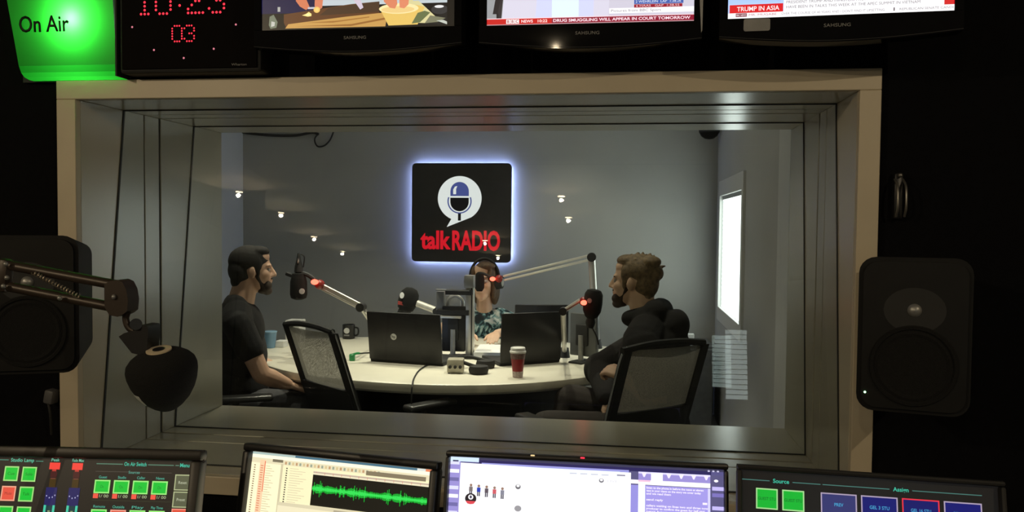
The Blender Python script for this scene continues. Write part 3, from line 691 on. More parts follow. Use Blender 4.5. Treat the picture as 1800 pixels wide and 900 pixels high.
# ------------------------------------------------------------------ things on the studio table
def panel_frame(TLp, TRp, Z):   # matrix with origin at the bottom-left corner on the table, x along the panel, -y towards the viewer
    a = atZ(*TLp, Z); c = atZ(*TRp, Z); x = (c-a).normalized(); z = V((0, 0, 1)); y = z.cross(x)
    return Matrix(((x.x, y.x, 0, a.x), (x.y, y.y, 0, a.y), (x.z, y.z, 1, a.z), (0, 0, 0, 1))), (c-a).length
def laptop(BL, BR, H, label, logo, tilt=8, depth=0.24, lidcol=M_plast):
    M, W = panel_frame(BL, BR, TZ)
    o = thing('laptop', label, 'laptop', M=M)
    b = B(); box(b, (W/2, depth/2, 0.011), (W, depth, 0.018), bev=0.004); mk('keyboard_base', b, M_matteb, o, True)
    b = B(); box(b, (W/2, -0.004, 0.015+H/2), (W, 0.012, H), bev=0.005, M=None)
    R = Matrix.Rotation(math.radians(tilt), 3, 'X')
    for v in b.verts: v.co = R @ (v.co-V((0, 0, 0.015)))+V((0, 0, 0.015))
    lid = mk('lid', b, lidcol, o, True)
    b = B(); box(b, (W/2, 0.0035, 0.015+H/2), (W*0.93, 0.002, H*0.88))
    for v in b.verts: v.co = R @ (v.co-V((0, 0, 0.015)))+V((0, 0, 0.015))
    mk('screen', b, emis('laptop_screen', (0.7, 0.8, 1.0), 0.7), lid)
    if logo:
        lx, lz = W*0.36, 0.015+H*0.5
        p = R @ V((lx, -0.0105, lz-0.015))+V((0, 0, 0.015))
        b = B(); lathe(b, [(0.0, 0), (0.016, 0), (0.016, 0.001), (0, 0.001)], 24, Matrix.Translation(p) @ Matrix.Rotation(math.radians(90+tilt), 4, 'X')); mk('logo_disc', b, M_wtext, lid, label='round white logo')
        text_part('logo_letters', 'hp', 0.014, M_plast, lid, p+V((0, -0.0012, -0.006)), bold=0.01, thick=0.0003, rot=(math.radians(tilt), 0, 0))
    return o
laptop((651, 635), (779, 644), 0.243, 'black laptop seen from behind with round white logo beside the foam microphone', True)
laptop((878, 644), (984, 637), 0.245, 'black laptop seen from behind just right of the red paper cup', False, tilt=4)
def monitor_back(BL, BR, Y0z, ztop, zbot, label, c=M_plast, lit=False):
    M, W = panel_frame(BL, BR, TZ)
    o = thing('desktop_monitor', label, 'monitor', M=M)
    b = B(); box(b, (W/2, 0.02, (ztop+zbot)/2), (W, 0.03, ztop-zbot), bev=0.006); mk('casing', b, c, o, True)
    b = B(); box(b, (W/2, 0.0365, (ztop+zbot)/2), (W*0.94, 0.003, (ztop-zbot)*0.9)); mk('screen', b, emis('desktop_screen', (0.75, 0.85, 1.0), 0.5), o)
    b = B(); box(b, (W/2, 0.0, (ztop+zbot)/2), (W*0.45, 0.02, (ztop-zbot)*0.5), bev=0.006); mk('rear_bulge', b, M_matteb, o, True)
    b = B(); tube(b, [(W/2, -0.01, 0.005), (W/2, -0.012, (ztop+zbot)/2)], 0.014, 10); mk('stand_neck', b, M_steel, o, True)
    b = B(); box(b, (W/2, 0.0, 0.005), (W*0.5, 0.13, 0.01), bev=0.003); mk('stand_foot', b, M_matteb, o, True)
    return o
monitor_back((776, 628), (817, 629), 0, 0.265, 0.03, 'narrow dark monitor with white label between laptop and silver pole')
monitor_back((905, 622), (999, 622), 0, 0.262, 0.06, 'dark monitor standing behind the right laptop')
m3 = monitor_back((1000, 634), (1046, 640), 0, 0.245, 0.03, 'slim grey monitor between right laptop and person in hoodie', mat('grey_plastic', (0.10, 0.105, 0.105), 0.4))
# silver pole with crossbar and tray
def pole_stand():
    p = atZ(826, 628, TZ); o = thing('monitor_pole', 'silver upright pole with crossbars standing at the centre of the table', 'pole stand', p)
    s = (p-CAM).dot(_F)/FPX
    def q(px, py, dy=0): return V(((px-826)*s, dy, (628-py)*s))
    b = B(); box(b, q(826, 562), (14*s, 0.035, 132*s), bev=0.003); mk('pole', b, M_alu, o, True)
    b = B(); box(b, q(829.5, 562, -0.0185), (2*s, 0.003, 130*s)); mk('cable_slot', b, M_matteb, o)
    b = B(); lathe(b, [(0.07, 0), (0.07, 0.008), (0.03, 0.014)], 28); mk('foot', b, M_matteb, o, True)
    b = B(); box(b, q(826, 494, -0.02), (17*s, 0.05, 22*s), bev=0.003); mk('clamp', b, M_steel, o, True)
    b = B(); box(b, q(808, 513, -0.03), (48*s, 0.03, 9*s), bev=0.003); mk('crossbar', b, M_matteb, o, True)
    b = B(); box(b, q(797, 509.5, -0.03), (60*s, 0.035, 2.0*s)); mk('crossbar_plate', b, M_steel, o)
    b = B(); box(b, q(796, 549, -0.02), (58*s, 0.03, 9*s), bev=0.003); mk('lower_crossbar', b, M_matteb, o, True)
    b = B(); box(b, q(790, 556.5, -0.04), (46*s, 0.02, 4*s), bev=0.002); mk('silver_rail', b, M_alu, o, True)
    b = B(); box(b, q(773, 531, 0.0), (14*s, 0.03, 36*s), bev=0.003); mk('grey_side_box', b, mat('smoke_grey', (0.16, 0.16, 0.155), 0.4), o, True)
    b = B(); tube(b, spline([q(783, 545, 0.02), q(786, 528, 0.02), q(797, 521, 0.02), q(810, 528, 0.02), q(812, 545, 0.02)], 5), 3*s, 8); mk('bracket_loop', b, M_steel, o, True)
    b = B(); box(b, q(792, 531, 0.05), (26*s, 0.01, 20*s)); mk('small_display', b, mat('pale_grey_display', (0.35, 0.35, 0.34), 0.4), o)
pole_stand()

def cup():
    p = atZ(910, 663, TZ); o = thing('paper_cup', 'red and white paper coffee cup with white lid near the table edge', 'cup', p)
    s = 3.75/FPX
    b = B(); lathe(b, [(8.5*s, 0.0), (9.2*s, 10*s), (13.3*s, 44*s)], 32); mk('cup_body', b, mat('red_card', (0.30, 0.012, 0.018), 0.5, var=0.25, scale=60), o, True, label='red printed body')
    b = B(); lathe(b, [(8.7*s, 0.001), (9.7*s, 10*s), (9.8*s, 11*s)], 32); mk('pale_print_band', b, mat('pale_print', (0.52, 0.42, 0.40), 0.5, var=0.4, scale=120), o, True)
    b = B(); lathe(b, [(12.4*s, 33*s), (13.6*s, 44*s)], 32); mk('dark_print_band', b, mat('brown_print', (0.16, 0.09, 0.085), 0.5, var=0.5, scale=150), o, True)
    b = B(); lathe(b, [(14.2*s, 43*s), (14.6*s, 46*s), (13.2*s, 47*s), (12.8*s, 52*s), (11.5*s, 53*s), (11*s, 51.5*s), (2*s, 51*s)], 32); mk('lid', b, M_white, o, True, label='white plastic lid')
cup()
def headphone_box():
    p = atZ(800, 657, TZ); s = (p-CAM).dot(_F)/FPX
    o = thing('headphone_amplifier', 'small silver headphone amplifier box at the front of the table', 'amplifier', p, (0, 0, 0.12))
    b = B(); box(b, (0, 0.035, 13*s), (29*s, 0.07, 24*s), bev=0.006); mk('case', b, mat('champagne_metal', (0.50, 0.47, 0.38), 0.4, 0.3), o, True)
    for x in (-9, 0, 9):
        b = B(); cyl(b, (x*s, 0.0, 12*s), (x*s, -0.012, 12*s), 3*s, 2.6*s, 14); mk('knob', b, M_matteb, o, True)
    for x, y in ((-11, 0.008), (11, 0.008), (-11, 0.06), (11, 0.06)):
        b = B(); cyl(b, (x*s, y, 0), (x*s, y, 2*s), 2.4*s, seg=10); mk('rubber_foot', b, M_matteb, o)
    p2 = atZ(842, 656, TZ); o = thing('headphones', 'black headphones lying on the table beside the silver amplifier', 'headphones', p2)
    for dx, dy in ((0.0, -0.01), (0.005, 0.15)):
        b = B(); lathe(b, [(0.02, 0.002), (0.043, 0.004), (0.047, 0.02), (0.042, 0.036), (0.02, 0.04)], 24, Matrix.Translation((dx, dy, 0))); mk('ear_cup', b, M_matteb, o, True)
    b = B(); tube(b, spline([(-0.01, -0.01, 0.03), (-0.08, 0.0, 0.05), (-0.13, 0.07, 0.055), (-0.07, 0.14, 0.05), (0, 0.15, 0.035)], 6), 0.009, 8); mk('headband', b, M_matteb, o, True)
    pts = [atZ(790, 640, TZ)+V((0, 0.05, 0.012)), atZ(758, 641, TZ)+V((0, 0, 0.005)), atZ(738, 650, TZ+0.004), atZ(728, 664, TZ+0.004), atZ(725, 676, TZ+0.004)]
    e = atZ(725, 679, TZ); pts += [e+V((0, -0.012, -0.02)), e+V((0, -0.02, -0.10)), e+V((0.0, -0.02, -0.25))]
    b = B(); tube(b, spline(pts, 6), 0.0035, 6); tag(mk('headphone_cable', b, M_matteb, None, True), 'thin dark cable from silver amplifier over the front table edge', 'cable')
headphone_box()
def paper_stack():
    M, W = panel_frame((832, 631), (880, 632), TZ); o = thing('paper_stack', 'thick stack of white paper under the hands of the person behind the table', 'paper', M=M)
    b = B(); box(b, (W/2, 0.14, 0.016), (W, 0.28, 0.032), bev=0.001); mk('ream', b, M_white, o)
    b = B(); box(b, (W/2+0.004, 0.137, 0.034), (W, 0.28, 0.003)); mk('top_sheet', b, mat('bright_paper', (0.85, 0.85, 0.84), 0.6, var=0.02), o)
paper_stack()
def small_table_things():
    p = atZ(475, 611, TZ); s = (p-CAM).dot(_F)/FPX
    o = thing('drinking_cup', 'pale blue plastic cup on the table in front of the person in black t-shirt', 'cup', p)
    b = B(); lathe(b, [(0.026, 0.0), (0.036, 29*s), (0.034, 29*s), (0.024, 0.004)], 24); mk('cup_wall', b, mat('blue_plastic', (0.16, 0.30, 0.46), 0.25, var=0.08), o, True)
    b = B(); lathe(b, [(0.037, 27*s), (0.038, 29*s), (0.035, 29.4*s)], 24); mk('rim', b, mat('blue_rim', (0.25, 0.42, 0.6), 0.2), o, True)
    p = atZ(491, 611, TZ); b = B(); box(b, (0, 0.03, 0.018), (0.05, 0.06, 0.036), bev=0.003); x = mk('tissue_pack', b, M_white); x.location = p; tag(x, 'small white pack on the table right of the blue cup', 'pack')
    p = atZ(613, 595, TZ); s = (p-CAM).dot(_F)/FPX
    o = thing('mug', 'black mug with pale emblem at the far left of the table', 'mug', p)
    b = B(); lathe(b, [(10*s, 0), (11*s, 1.5*s), (11*s, 24.5*s), (10*s, 25*s), (9.5*s, 24*s), (9.3*s, 3*s)], 28); mk('mug_body', b, M_plast, o, True)
    b = B(); tube(b, spline([(10.5*s, 0, 20*s), (17*s, 0, 18*s), (17*s, 0, 8*s), (10.5*s, 0, 5*s)], 5), 1.6*s, 8); mk('handle', b, M_plast, o, True)
    b = B(); prism(b, [(5.0*s*math.cos(a), 15*s+5*s*math.sin(a)) for a in [i*math.pi/9 for i in range(18)]], -11.6*s, -10.2*s); e = mk('emblem', b, M_wtext, o, label='pale round emblem'); 
    b = B(); box(b, (0, -10.9*s, 7*s), (9*s, 1.4*s, 2.4*s)); mk('emblem_line', b, M_gtext, o)
    p = atZ(619, 634, TZ)
    o = thing('green_bottle_cap', 'small bright green item lying on the table left of the laptop', 'bottle cap', p)
    b = B(); lathe(b, [(0.013, 0), (0.015, 0.003), (0.015, 0.030), (0.011, 0.034), (0.0, 0.034)], 18); mk('cap', b, mat('green_plastic', (0.02, 0.33, 0.10), 0.35), o, True)
    b = B(); tube(b, [(0.0, 0, 0.03), (0.02, 0.01, 0.036), (0.035, 0.015, 0.036)], 0.006, 8); mk('tab', b, MATS['green_plastic'], o, True)
    a = atZ(626, 622, TZ+0.004); c = atZ(652, 620, TZ+0.004)
    b = B(); tube(b, spline([a, a.lerp(c, 0.5)+V((0, 0.01, 0)), c], 5), 0.0035, 6); tag(mk('table_cable', b, M_matteb, None, True), 'thin dark cable on the table beside the green item', 'cable')
    M, W = panel_frame((498, 603), (528, 604), TZ)
    o = thing('white_box', 'low white box on the table behind the empty chair', 'box', M=M)
    b = B(); box(b, (W/2, 0.05, 0.065), (W*0.85, 0.09, 0.13), bev=0.004); mk('carton', b, M_white, o)
    b = B(); box(b, (W/2, 0.0045, 0.07), (0.04, 0.003, 0.04)); mk('paper_label', b, M_gtext, o)
    p = atZ(1190, 560, 1.03)
small_table_things()
# low shelf behind the person in the hoodie with a white bottle on it
def side_shelf():
    p = atY(1195, 604, 5.45); zt = p.z-0.02
    o = thing('side_cabinet', 'low grey cabinet against the back wall behind the person in hoodie', 'cabinet', (p.x, 5.70, 0))
    b = B(); box(b, (0.02, 0, zt/2), (0.40, 0.40, zt), bev=0.004); mk('carcass', b, mat('cabinet_grey', (0.16, 0.165, 0.17), 0.5), o)
    for sg in (-1, 1):
        b = B(); box(b, (0.02+sg*0.098, -0.205, zt/2), (0.19, 0.016, zt-0.04), bev=0.003); d = mk('door', b, MATS['cabinet_grey'], o)
        b = B(); box(b, (0.02+sg*0.03, -0.218, zt*0.7), (0.012, 0.014, 0.10), bev=0.003); mk('handle', b, M_steel, d)
    o = thing('bottle', 'dark bottle with white cap behind the shoulder of the person in hoodie', 'bottle', (p.x-0.03, 5.60, zt))
    b = B(); lathe(b, [(0.028, 0), (0.03, 0.005), (0.03, 0.075), (0.014, 0.10)], 20); mk('bottle_body', b, M_plast, o, True)
    b = B(); lathe(b, [(0.015, 0.10), (0.015, 0.125), (0.0, 0.126)], 16); mk('cap', b, M_white, o, True)
    b = B(); box(b, (0, 0, 0.035), (0.08, 0.06, 0.07), bev=0.004); x = mk('white_carton', b, M_white); x.location = (p.x+0.06, 5.58, zt); tag(x, 'small white carton beside the dark bottle behind the person in hoodie', 'carton')
side_shelf()

# ------------------------------------------------------------------ studio microphones on boom arms
def led(o, p, r=0.011, power=0.12):
    b = B(); ellip(b, p, (r*1.25, r, r*0.9), None, 2); mk('tally_light', b, M_red, o, 'all', True, 'glowing red light')
    ld = bpy.data.lights.new('tally_glow', 'POINT'); ld.energy = power*0.5; ld.color = (1, 0.06, 0.03); ld.shadow_soft_size = 0.025
    lo = bpy.data.objects.new('tally_glow', ld); sc.collection.objects.link(lo); lo.parent = o; lo.matrix_parent_inverse = PM[o.name].inverted(); lo.location = V(p)+V((0, -0.03, 0))
def rods(o, a, c, sep, r, m, name='arm_rod'):
    a = V(a); c = V(c); d = (c-a).normalized(); n = d.cross(V((0, 1, 0))).normalized()
    for sg in (-1, 1):
        b = B(); cyl(b, a+n*sg*sep, c+n*sg*sep, r, seg=10); mk(name, b, m, o, True, True)
def joint(o, p, r=0.022, ln=0.05):
    b = B(); cyl(b, V(p)-V((0, ln/2, 0)), V(p)+V((0, ln/2, 0)), r, seg=20); mk('arm_joint', b, M_matteb, o, True, True)
def mic_left():
    Y = 4.0; q = lambda x, y, dy=0: atY(x, y, Y+dy)
    o = thing('boom_microphone', 'black microphone with red light on pale arm before the person in black t-shirt', 'microphone', atZ(668, 607, TZ))
    c = q(525, 503); s = (c-CAM).dot(_F)/FPX
    b = B(); lathe(b, [(6*s, 24*s), (11*s, 22*s), (13*s, 14*s), (14.5*s, 8*s), (15*s, -14*s), (13*s, -21*s), (6*s, -24*s)], 28, Matrix.Translation(c)); mk('foam_windshield', b, M_foam, o, True, True)
    b = B(); lathe(b, [(5*s, 24*s), (8*s, 25*s), (7*s, 34*s), (5*s, 42*s), (3*s, 52*s), (2*s, 58*s)], 20, Matrix.Translation(c)); mk('microphone_body', b, M_matteb, o, True, True)
    b = B(); box(b, c+V((1.5*s, -6*s, 45*s)), (3*s, 2*s, 9*s), bev=0.001); mk('chrome_clip', b, M_chrome, o, True, True)
    b = B(); box(b, q(510, 483), (14*s, 12*s, 6*s), M=Matrix.Rotation(0.35, 3, 'Y'), bev=0.004); mk('mount_wing', b, M_matteb, o, True, True)
    b = B(); tube(b, spline([q(530, 480), q(542, 484), q(553, 492)], 5), 4*s, 8); mk('yoke', b, M_matteb, o, True, True)
    b = B(); tube(b, spline([q(529, 446), q(535, 452), q(533, 470)], 5), 1.2*s, 6); mk('cable', b, M_matteb, o, True, True)
    b = B(); lathe(b, [(2*s, 0), (5*s, 0), (5*s, 1.2*s), (2*s, 1.2*s)], 20, Matrix.Translation(q(536, 511)+V((0, -13*s, 0))) @ Matrix.Rotation(math.radians(90), 4, 'X')); mk('badge', b, M_wtext, o, label='round white badge').matrix_parent_inverse = PM[o.name].inverted()
    b = B(); ellip(b, q(562, 500), (9*s, 11*s, 9*s), None, 2); mk('arm_head', b, mat('red_translucent_plastic', (0.25, 0.02, 0.015), 0.4), o, 'all', True)
    led(o, q(557, 495)+V((0, -0.03, 0)), 5.5*s)
    rods(o, q(568, 505), q(632, 538), 3.4*s, 2.6*s, M_alu); b = B(); 
    d = (q(632, 538)-q(568, 505)); cc = (q(632, 538)+q(568, 505))/2
    box(b, cc, (d.length, 0.012, 7*s), M=Matrix.Rotation(-math.atan2(d.z, d.x), 3, 'Y')); mk('arm_channel', b, M_alu, o, True, True)
    joint(o, q(635, 540), 7.5*s)
    e = atZ(668, 607, TZ); rods(o, q(639, 545), e+V((0, 0, 0.06)), 4*s, 2.6*s, M_alu, 'lower_arm_rod')
    b = B(); cyl(b, e, e+V((0, 0, 0.08)), 0.03, 0.022); mk('table_clamp', b, M_matteb, o, True, True)
mic_left()
def mic_middle():
    Y = 4.42; c = atY(718, 526, Y); s = (c-CAM).dot(_F)/FPX; q = lambda x, y, dy=0: atY(x, y, Y+dy)
    base = atZ(770, 612, TZ)
    o = thing('boom_microphone', 'black foam microphone with white ring and red label above the laptop', 'microphone', base)
    M = Matrix.Translation(c) @ Matrix.Rotation(math.radians(18), 4, 'Y')
    b = B(); lathe(b, [(3*s, 21*s), (10*s, 19*s), (15.5*s, 12*s), (17.5*s, 2*s), (17*s, -8*s), (14*s, -18*s), (7*s, -22*s)], 28, M); mk('foam_windshield', b, M_foam, o, True, True)
    b = B(); lathe(b, [(11*s, -20*s), (12*s, -28*s), (9*s, -36*s)], 20, M); mk('microphone_body', b, M_matteb, o, True, True)
    b = B(); lathe(b, [(2.4*s, 0), (5.2*s, 0), (5.2*s, 1.2*s), (2.4*s, 1.2*s)], 20, Matrix.Translation(q(711, 518)+V((0, -16.2*s, 0))) @ Matrix.Rotation(math.radians(75), 4, 'X') @ Matrix.Diagonal((0.75, 1.05, 1, 1))); mk('ring_badge', b, M_wtext, o, label='white ring badge').matrix_parent_inverse = PM[o.name].inverted()
    b = B(); box(b, q(711, 532)+V((0, -15.2*s, 0)), (15*s, 2*s, 6*s), M=Matrix.Rotation(0.15, 3, 'Y'), bev=0.001); mk('red_label', b, mat('red_print', (0.45, 0.06, 0.05), 0.5), o, label='red printed label').matrix_parent_inverse = PM[o.name].inverted()
    b = B(); tube(b, [q(733, 533), q(764, 545)], 6*s, 12); mk('arm', b, mat('white_arm', (0.6, 0.58, 0.52), 0.4, 0.2), o, True, True)
    joint(o, q(768, 547), 6*s); b = B(); tube(b, [q(768, 547), base+V((0, 0, 0.03))], 4*s, 10); mk('arm', b, M_alu, o, True, True)
    b = B(); cyl(b, base, base+V((0, 0, 0.05)), 0.03, 0.022); mk('table_clamp', b, M_matteb, o, True, True)
    b = B(); tube(b, spline([q(700, 552), q(695, 560), q(700, 566), q(712, 570)], 5), 3*s, 8); mk('shock_mount', b, M_matteb, o, True, True)
mic_middle()
def mic_back():
    Y = 4.85; q = lambda x, y, dy=0: atY(x, y, Y+dy)
    Yj = 4.55; base = atZ(1048, 612, TZ); j = atY(1040, 452, base.y)
    o = thing('boom_microphone', 'microphone with red light on the long arm reaching toward the person under the sign', 'microphone', base)
    s = (q(860, 490)-CAM).dot(_F)/FPX
    a = q(886, 489)
    rods(o, a, j, 3.6*s, 2.0*s, M_alu); joint(o, j, 7.5*s)
    b = B(); tube(b, [j, base+V((0, 0, 0.03))], 6*s, 12); mk('upright', b, M_alu, o, True, True)
    b = B(); cyl(b, base, base+V((0, 0, 0.05)), 0.035, 0.025); mk('table_clamp', b, M_matteb, o, True, True)
    b = B(); ellip(b, q(877, 490), (7*s, 8*s, 7*s), None, 2); mk('arm_head', b, MATS['red_translucent_plastic'], o, 'all', True)
    led(o, q(867, 490)+V((0, -0.02, 0)), 4.2*s, 0.15)
    c = q(843, 496); b = B(); lathe(b, [(3*s, 18*s), (7*s, 15*s), (8.5*s, 6*s), (8.5*s, -10*s), (5*s, -16*s)], 24, Matrix.Translation(c)); mk('foam_windshield', b, M_foam, o, True, True)
    b = B(); tube(b, spline([q(872, 492), q(860, 486), q(850, 481), q(844, 480)], 4), 2.4*s, 8); mk('yoke', b, M_matteb, o, True, True)
mic_back()
def mic_right():
    Y = 3.72; q = lambda x, y, dy=0: atY(x, y, Y+dy); base = atZ(992, 628, TZ)
    o = thing('boom_microphone', 'black foam microphone with red light in front of the person in hoodie', 'microphone', base)
    c = q(1042, 533); s = (c-CAM).dot(_F)/FPX
    M = Matrix.Translation(c) @ Matrix.Rotation(math.radians(6), 4, 'Y')
    b = B(); lathe(b, [(5*s, 25*s), (12*s, 23*s), (16*s, 16*s), (17*s, 0), (16*s, -14*s), (11*s, -24*s), (7*s, -27*s)], 28, M); mk('foam_windshield', b, M_foam, o, True, True)
    b = B(); lathe(b, [(7*s, -26*s), (9*s, -34*s), (6*s, -44*s)], 20, M); mk('microphone_body', b, M_matteb, o, True, True)
    b = B(); tube(b, spline([q(1040, 575), q(1048, 590), q(1052, 606)], 4), 1.5*s, 6); mk('cable', b, M_matteb, o, True, True)
    b = B(); lathe(b, [(1.8*s, 0), (4.2*s, 0), (4.2*s, 1.2*s), (1.8*s, 1.2*s)], 20, Matrix.Translation(q(1037, 527)+V((0, -16.5*s, 0))) @ Matrix.Rotation(math.radians(90), 4, 'X')); mk('badge', b, M_gtext, o).matrix_parent_inverse = PM[o.name].inverted()
    b = B(); ellip(b, q(1026, 530), (8*s, 9*s, 9*s), None, 2); mk('arm_head', b, MATS['red_translucent_plastic'], o, 'all', True)
    led(o, q(1027, 531)+V((0, -0.028, 0)), 5.0*s)
    b = B(); tube(b, [q(1020, 528), q(993, 545)], 4*s, 10); mk('arm', b, M_alu, o, True, True)
    joint(o, q(990, 547), 7*s); b = B(); tube(b, [q(990, 547), base+V((0, 0, 0.03))], 5*s, 10); mk('arm', b, M_alu, o, True, True)
    b = B(); cyl(b, base, base+V((0, 0, 0.05)), 0.03, 0.022); mk('table_clamp', b, M_matteb, o, True, True)
mic_right()

# ------------------------------------------------------------------ studio wall fittings
def wall_fittings():
    b = B(); y = YB-0.012
    P = lambda x, yy: V((atY(x, yy, y).x, y, atY(x, yy, y).z))
    tube(b, spline([P(425, 232), P(445, 235), P(480, 238), P(520, 238), P(548, 233), P(560, 236)], 6), 0.010, 8)
    tag(mk('wall_cable', b, M_matteb, None, True), 'thick black cable running along the top of the back wall at left', 'cable')
    b = B(); tube(b, spline([P(560, 234), P(553, 245), P(558, 257), P(570, 256), P(580, 246), P(586, 232)], 6), 0.006, 8)
    tag(mk('cable_loop', b, M_matteb, None, True), 'thin black cable hanging in a loop on the back wall left of the sign', 'cable')
    p = atY(1270, 234, YB-0.10)
    o = thing('dome_camera', 'dark dome camera high in the right rear corner of the studio', 'camera', (XR-0.075, YB-0.12, p.z))
    b = B(); lathe(b, [(0.0, -0.045), (0.03, -0.04), (0.055, -0.022), (0.066, 0.0)], 28); mk('dome', b, M_glossb, o, True)
    b = B(); lathe(b, [(0.068, 0), (0.07, 0.01), (0.07, 0.045), (0.06, 0.05)], 28); mk('housing', b, M_matteb, o, True)
    b = B(); box(b, (0.04, 0, 0.035), (0.07, 0.05, 0.03), bev=0.004); mk('bracket', b, M_matteb, o)
wall_fittings()

# ================================================================== CONTROL ROOM
DZ = 0.70
def desk():
    o = thing('control_desk', 'black desk along the bottom edge holding the screens', 'desk', (-0.2, 1.3, 0))
    b = B(); box(b, (0, 0, DZ-0.02), (3.0, 0.95, 0.04), bev=0.006); mk('desktop', b, M_matteb, o)
    for x in (-1.4, 1.4):
        b = B(); box(b, (x, 0, (DZ-0.04)/2), (0.05, 0.85, DZ-0.04)); mk('side_panel', b, M_matteb, o)
desk()

def plane_M(a, c, tilt):     # origin = a; x along a->c; z up within the (tilted back) panel; -y toward the viewer
    x = (c-a).normalized(); n = V((0, 0, 1)).cross(x)          # n points away from viewer
    th = math.radians(tilt); z = math.cos(th)*V((0, 0, 1))+math.sin(th)*n; y = z.cross(x)
    return Matrix(((x.x, y.x, z.x, a.x), (x.y, y.y, z.y, a.y), (x.z, y.z, z.z, a.z), (0, 0, 0, 1))), (c-a).length

# ---- televisions above the window
SCR_TV = screen_mat('tv_picture', 1.15)
def television(pl, Y, pr, label, pic, Wn=0.421, yaw0=False):
    a = atY(*pl, Y); c = atZ(*pr, a.z); M, W = plane_M(a, c, 0); H = W*0.5625
    o = thing('television', label, 'television', M=M, group='televisions above the window')
    b = B()   # bezel with a bowed lower edge; screen opening left open
    def bow(x): return -0.037-0.014*math.sin(math.pi*min(1, max(0, (x+0.016)/(W+0.032))))
    n = 24; xs = [-0.016+(W+0.032)*i/n for i in range(n+1)]
    low = [(x, bow(x)) for x in xs]
    prism(b, low+[(W+0.016, 0.0), (-0.016, 0.0)], -0.012, 0.03)
    for x0, x1, z0, z1 in ((-0.016, 0, 0, H), (W, W+0.016, 0, H), (-0.016, W+0.016, H, H+0.02)):
        box(b, ((x0+x1)/2, 0.009, (z0+z1)/2), (x1-x0, 0.042, z1-z0), bev=0.002)
    bez = mk('bezel', b, M_glossb, o)
    b = B(); tube(b, [V((x, -0.010, z+0.003)) for x, z in low], 0.0022, 6); mk('lower_trim', b, mat('smoked_trim', (0.10, 0.10, 0.10), 0.25), bez, True)
    text_part('brand_lettering', 'SAMSUNG', 0.0068, M_gtext, bez, (W*0.495, -0.0122, -0.0225), width=0.049, bold=0.012, thick=0.0004)
    b = B(); box(b, (W/2, 0.045, H/2), (W*0.9, 0.04, H*0.85), bev=0.012); mk('rear_casing', b, M_matteb, o, True)
    b = B(); box(b, (W/2, -0.004, H/2), (W, 0.006, H)); mk('screen_backing', b, M_glossb, o)
    b = B(); box(b, (W/2, 0.10, H/2), (0.10, 0.10, 0.10), bev=0.004); mk('wall_bracket', b, M_steel, o)
    p = Pic(); pic(p, W, H); s = p.build('screen_picture', SCR_TV, o); s.location = (0, -0.008, 0)
    return o, W, H
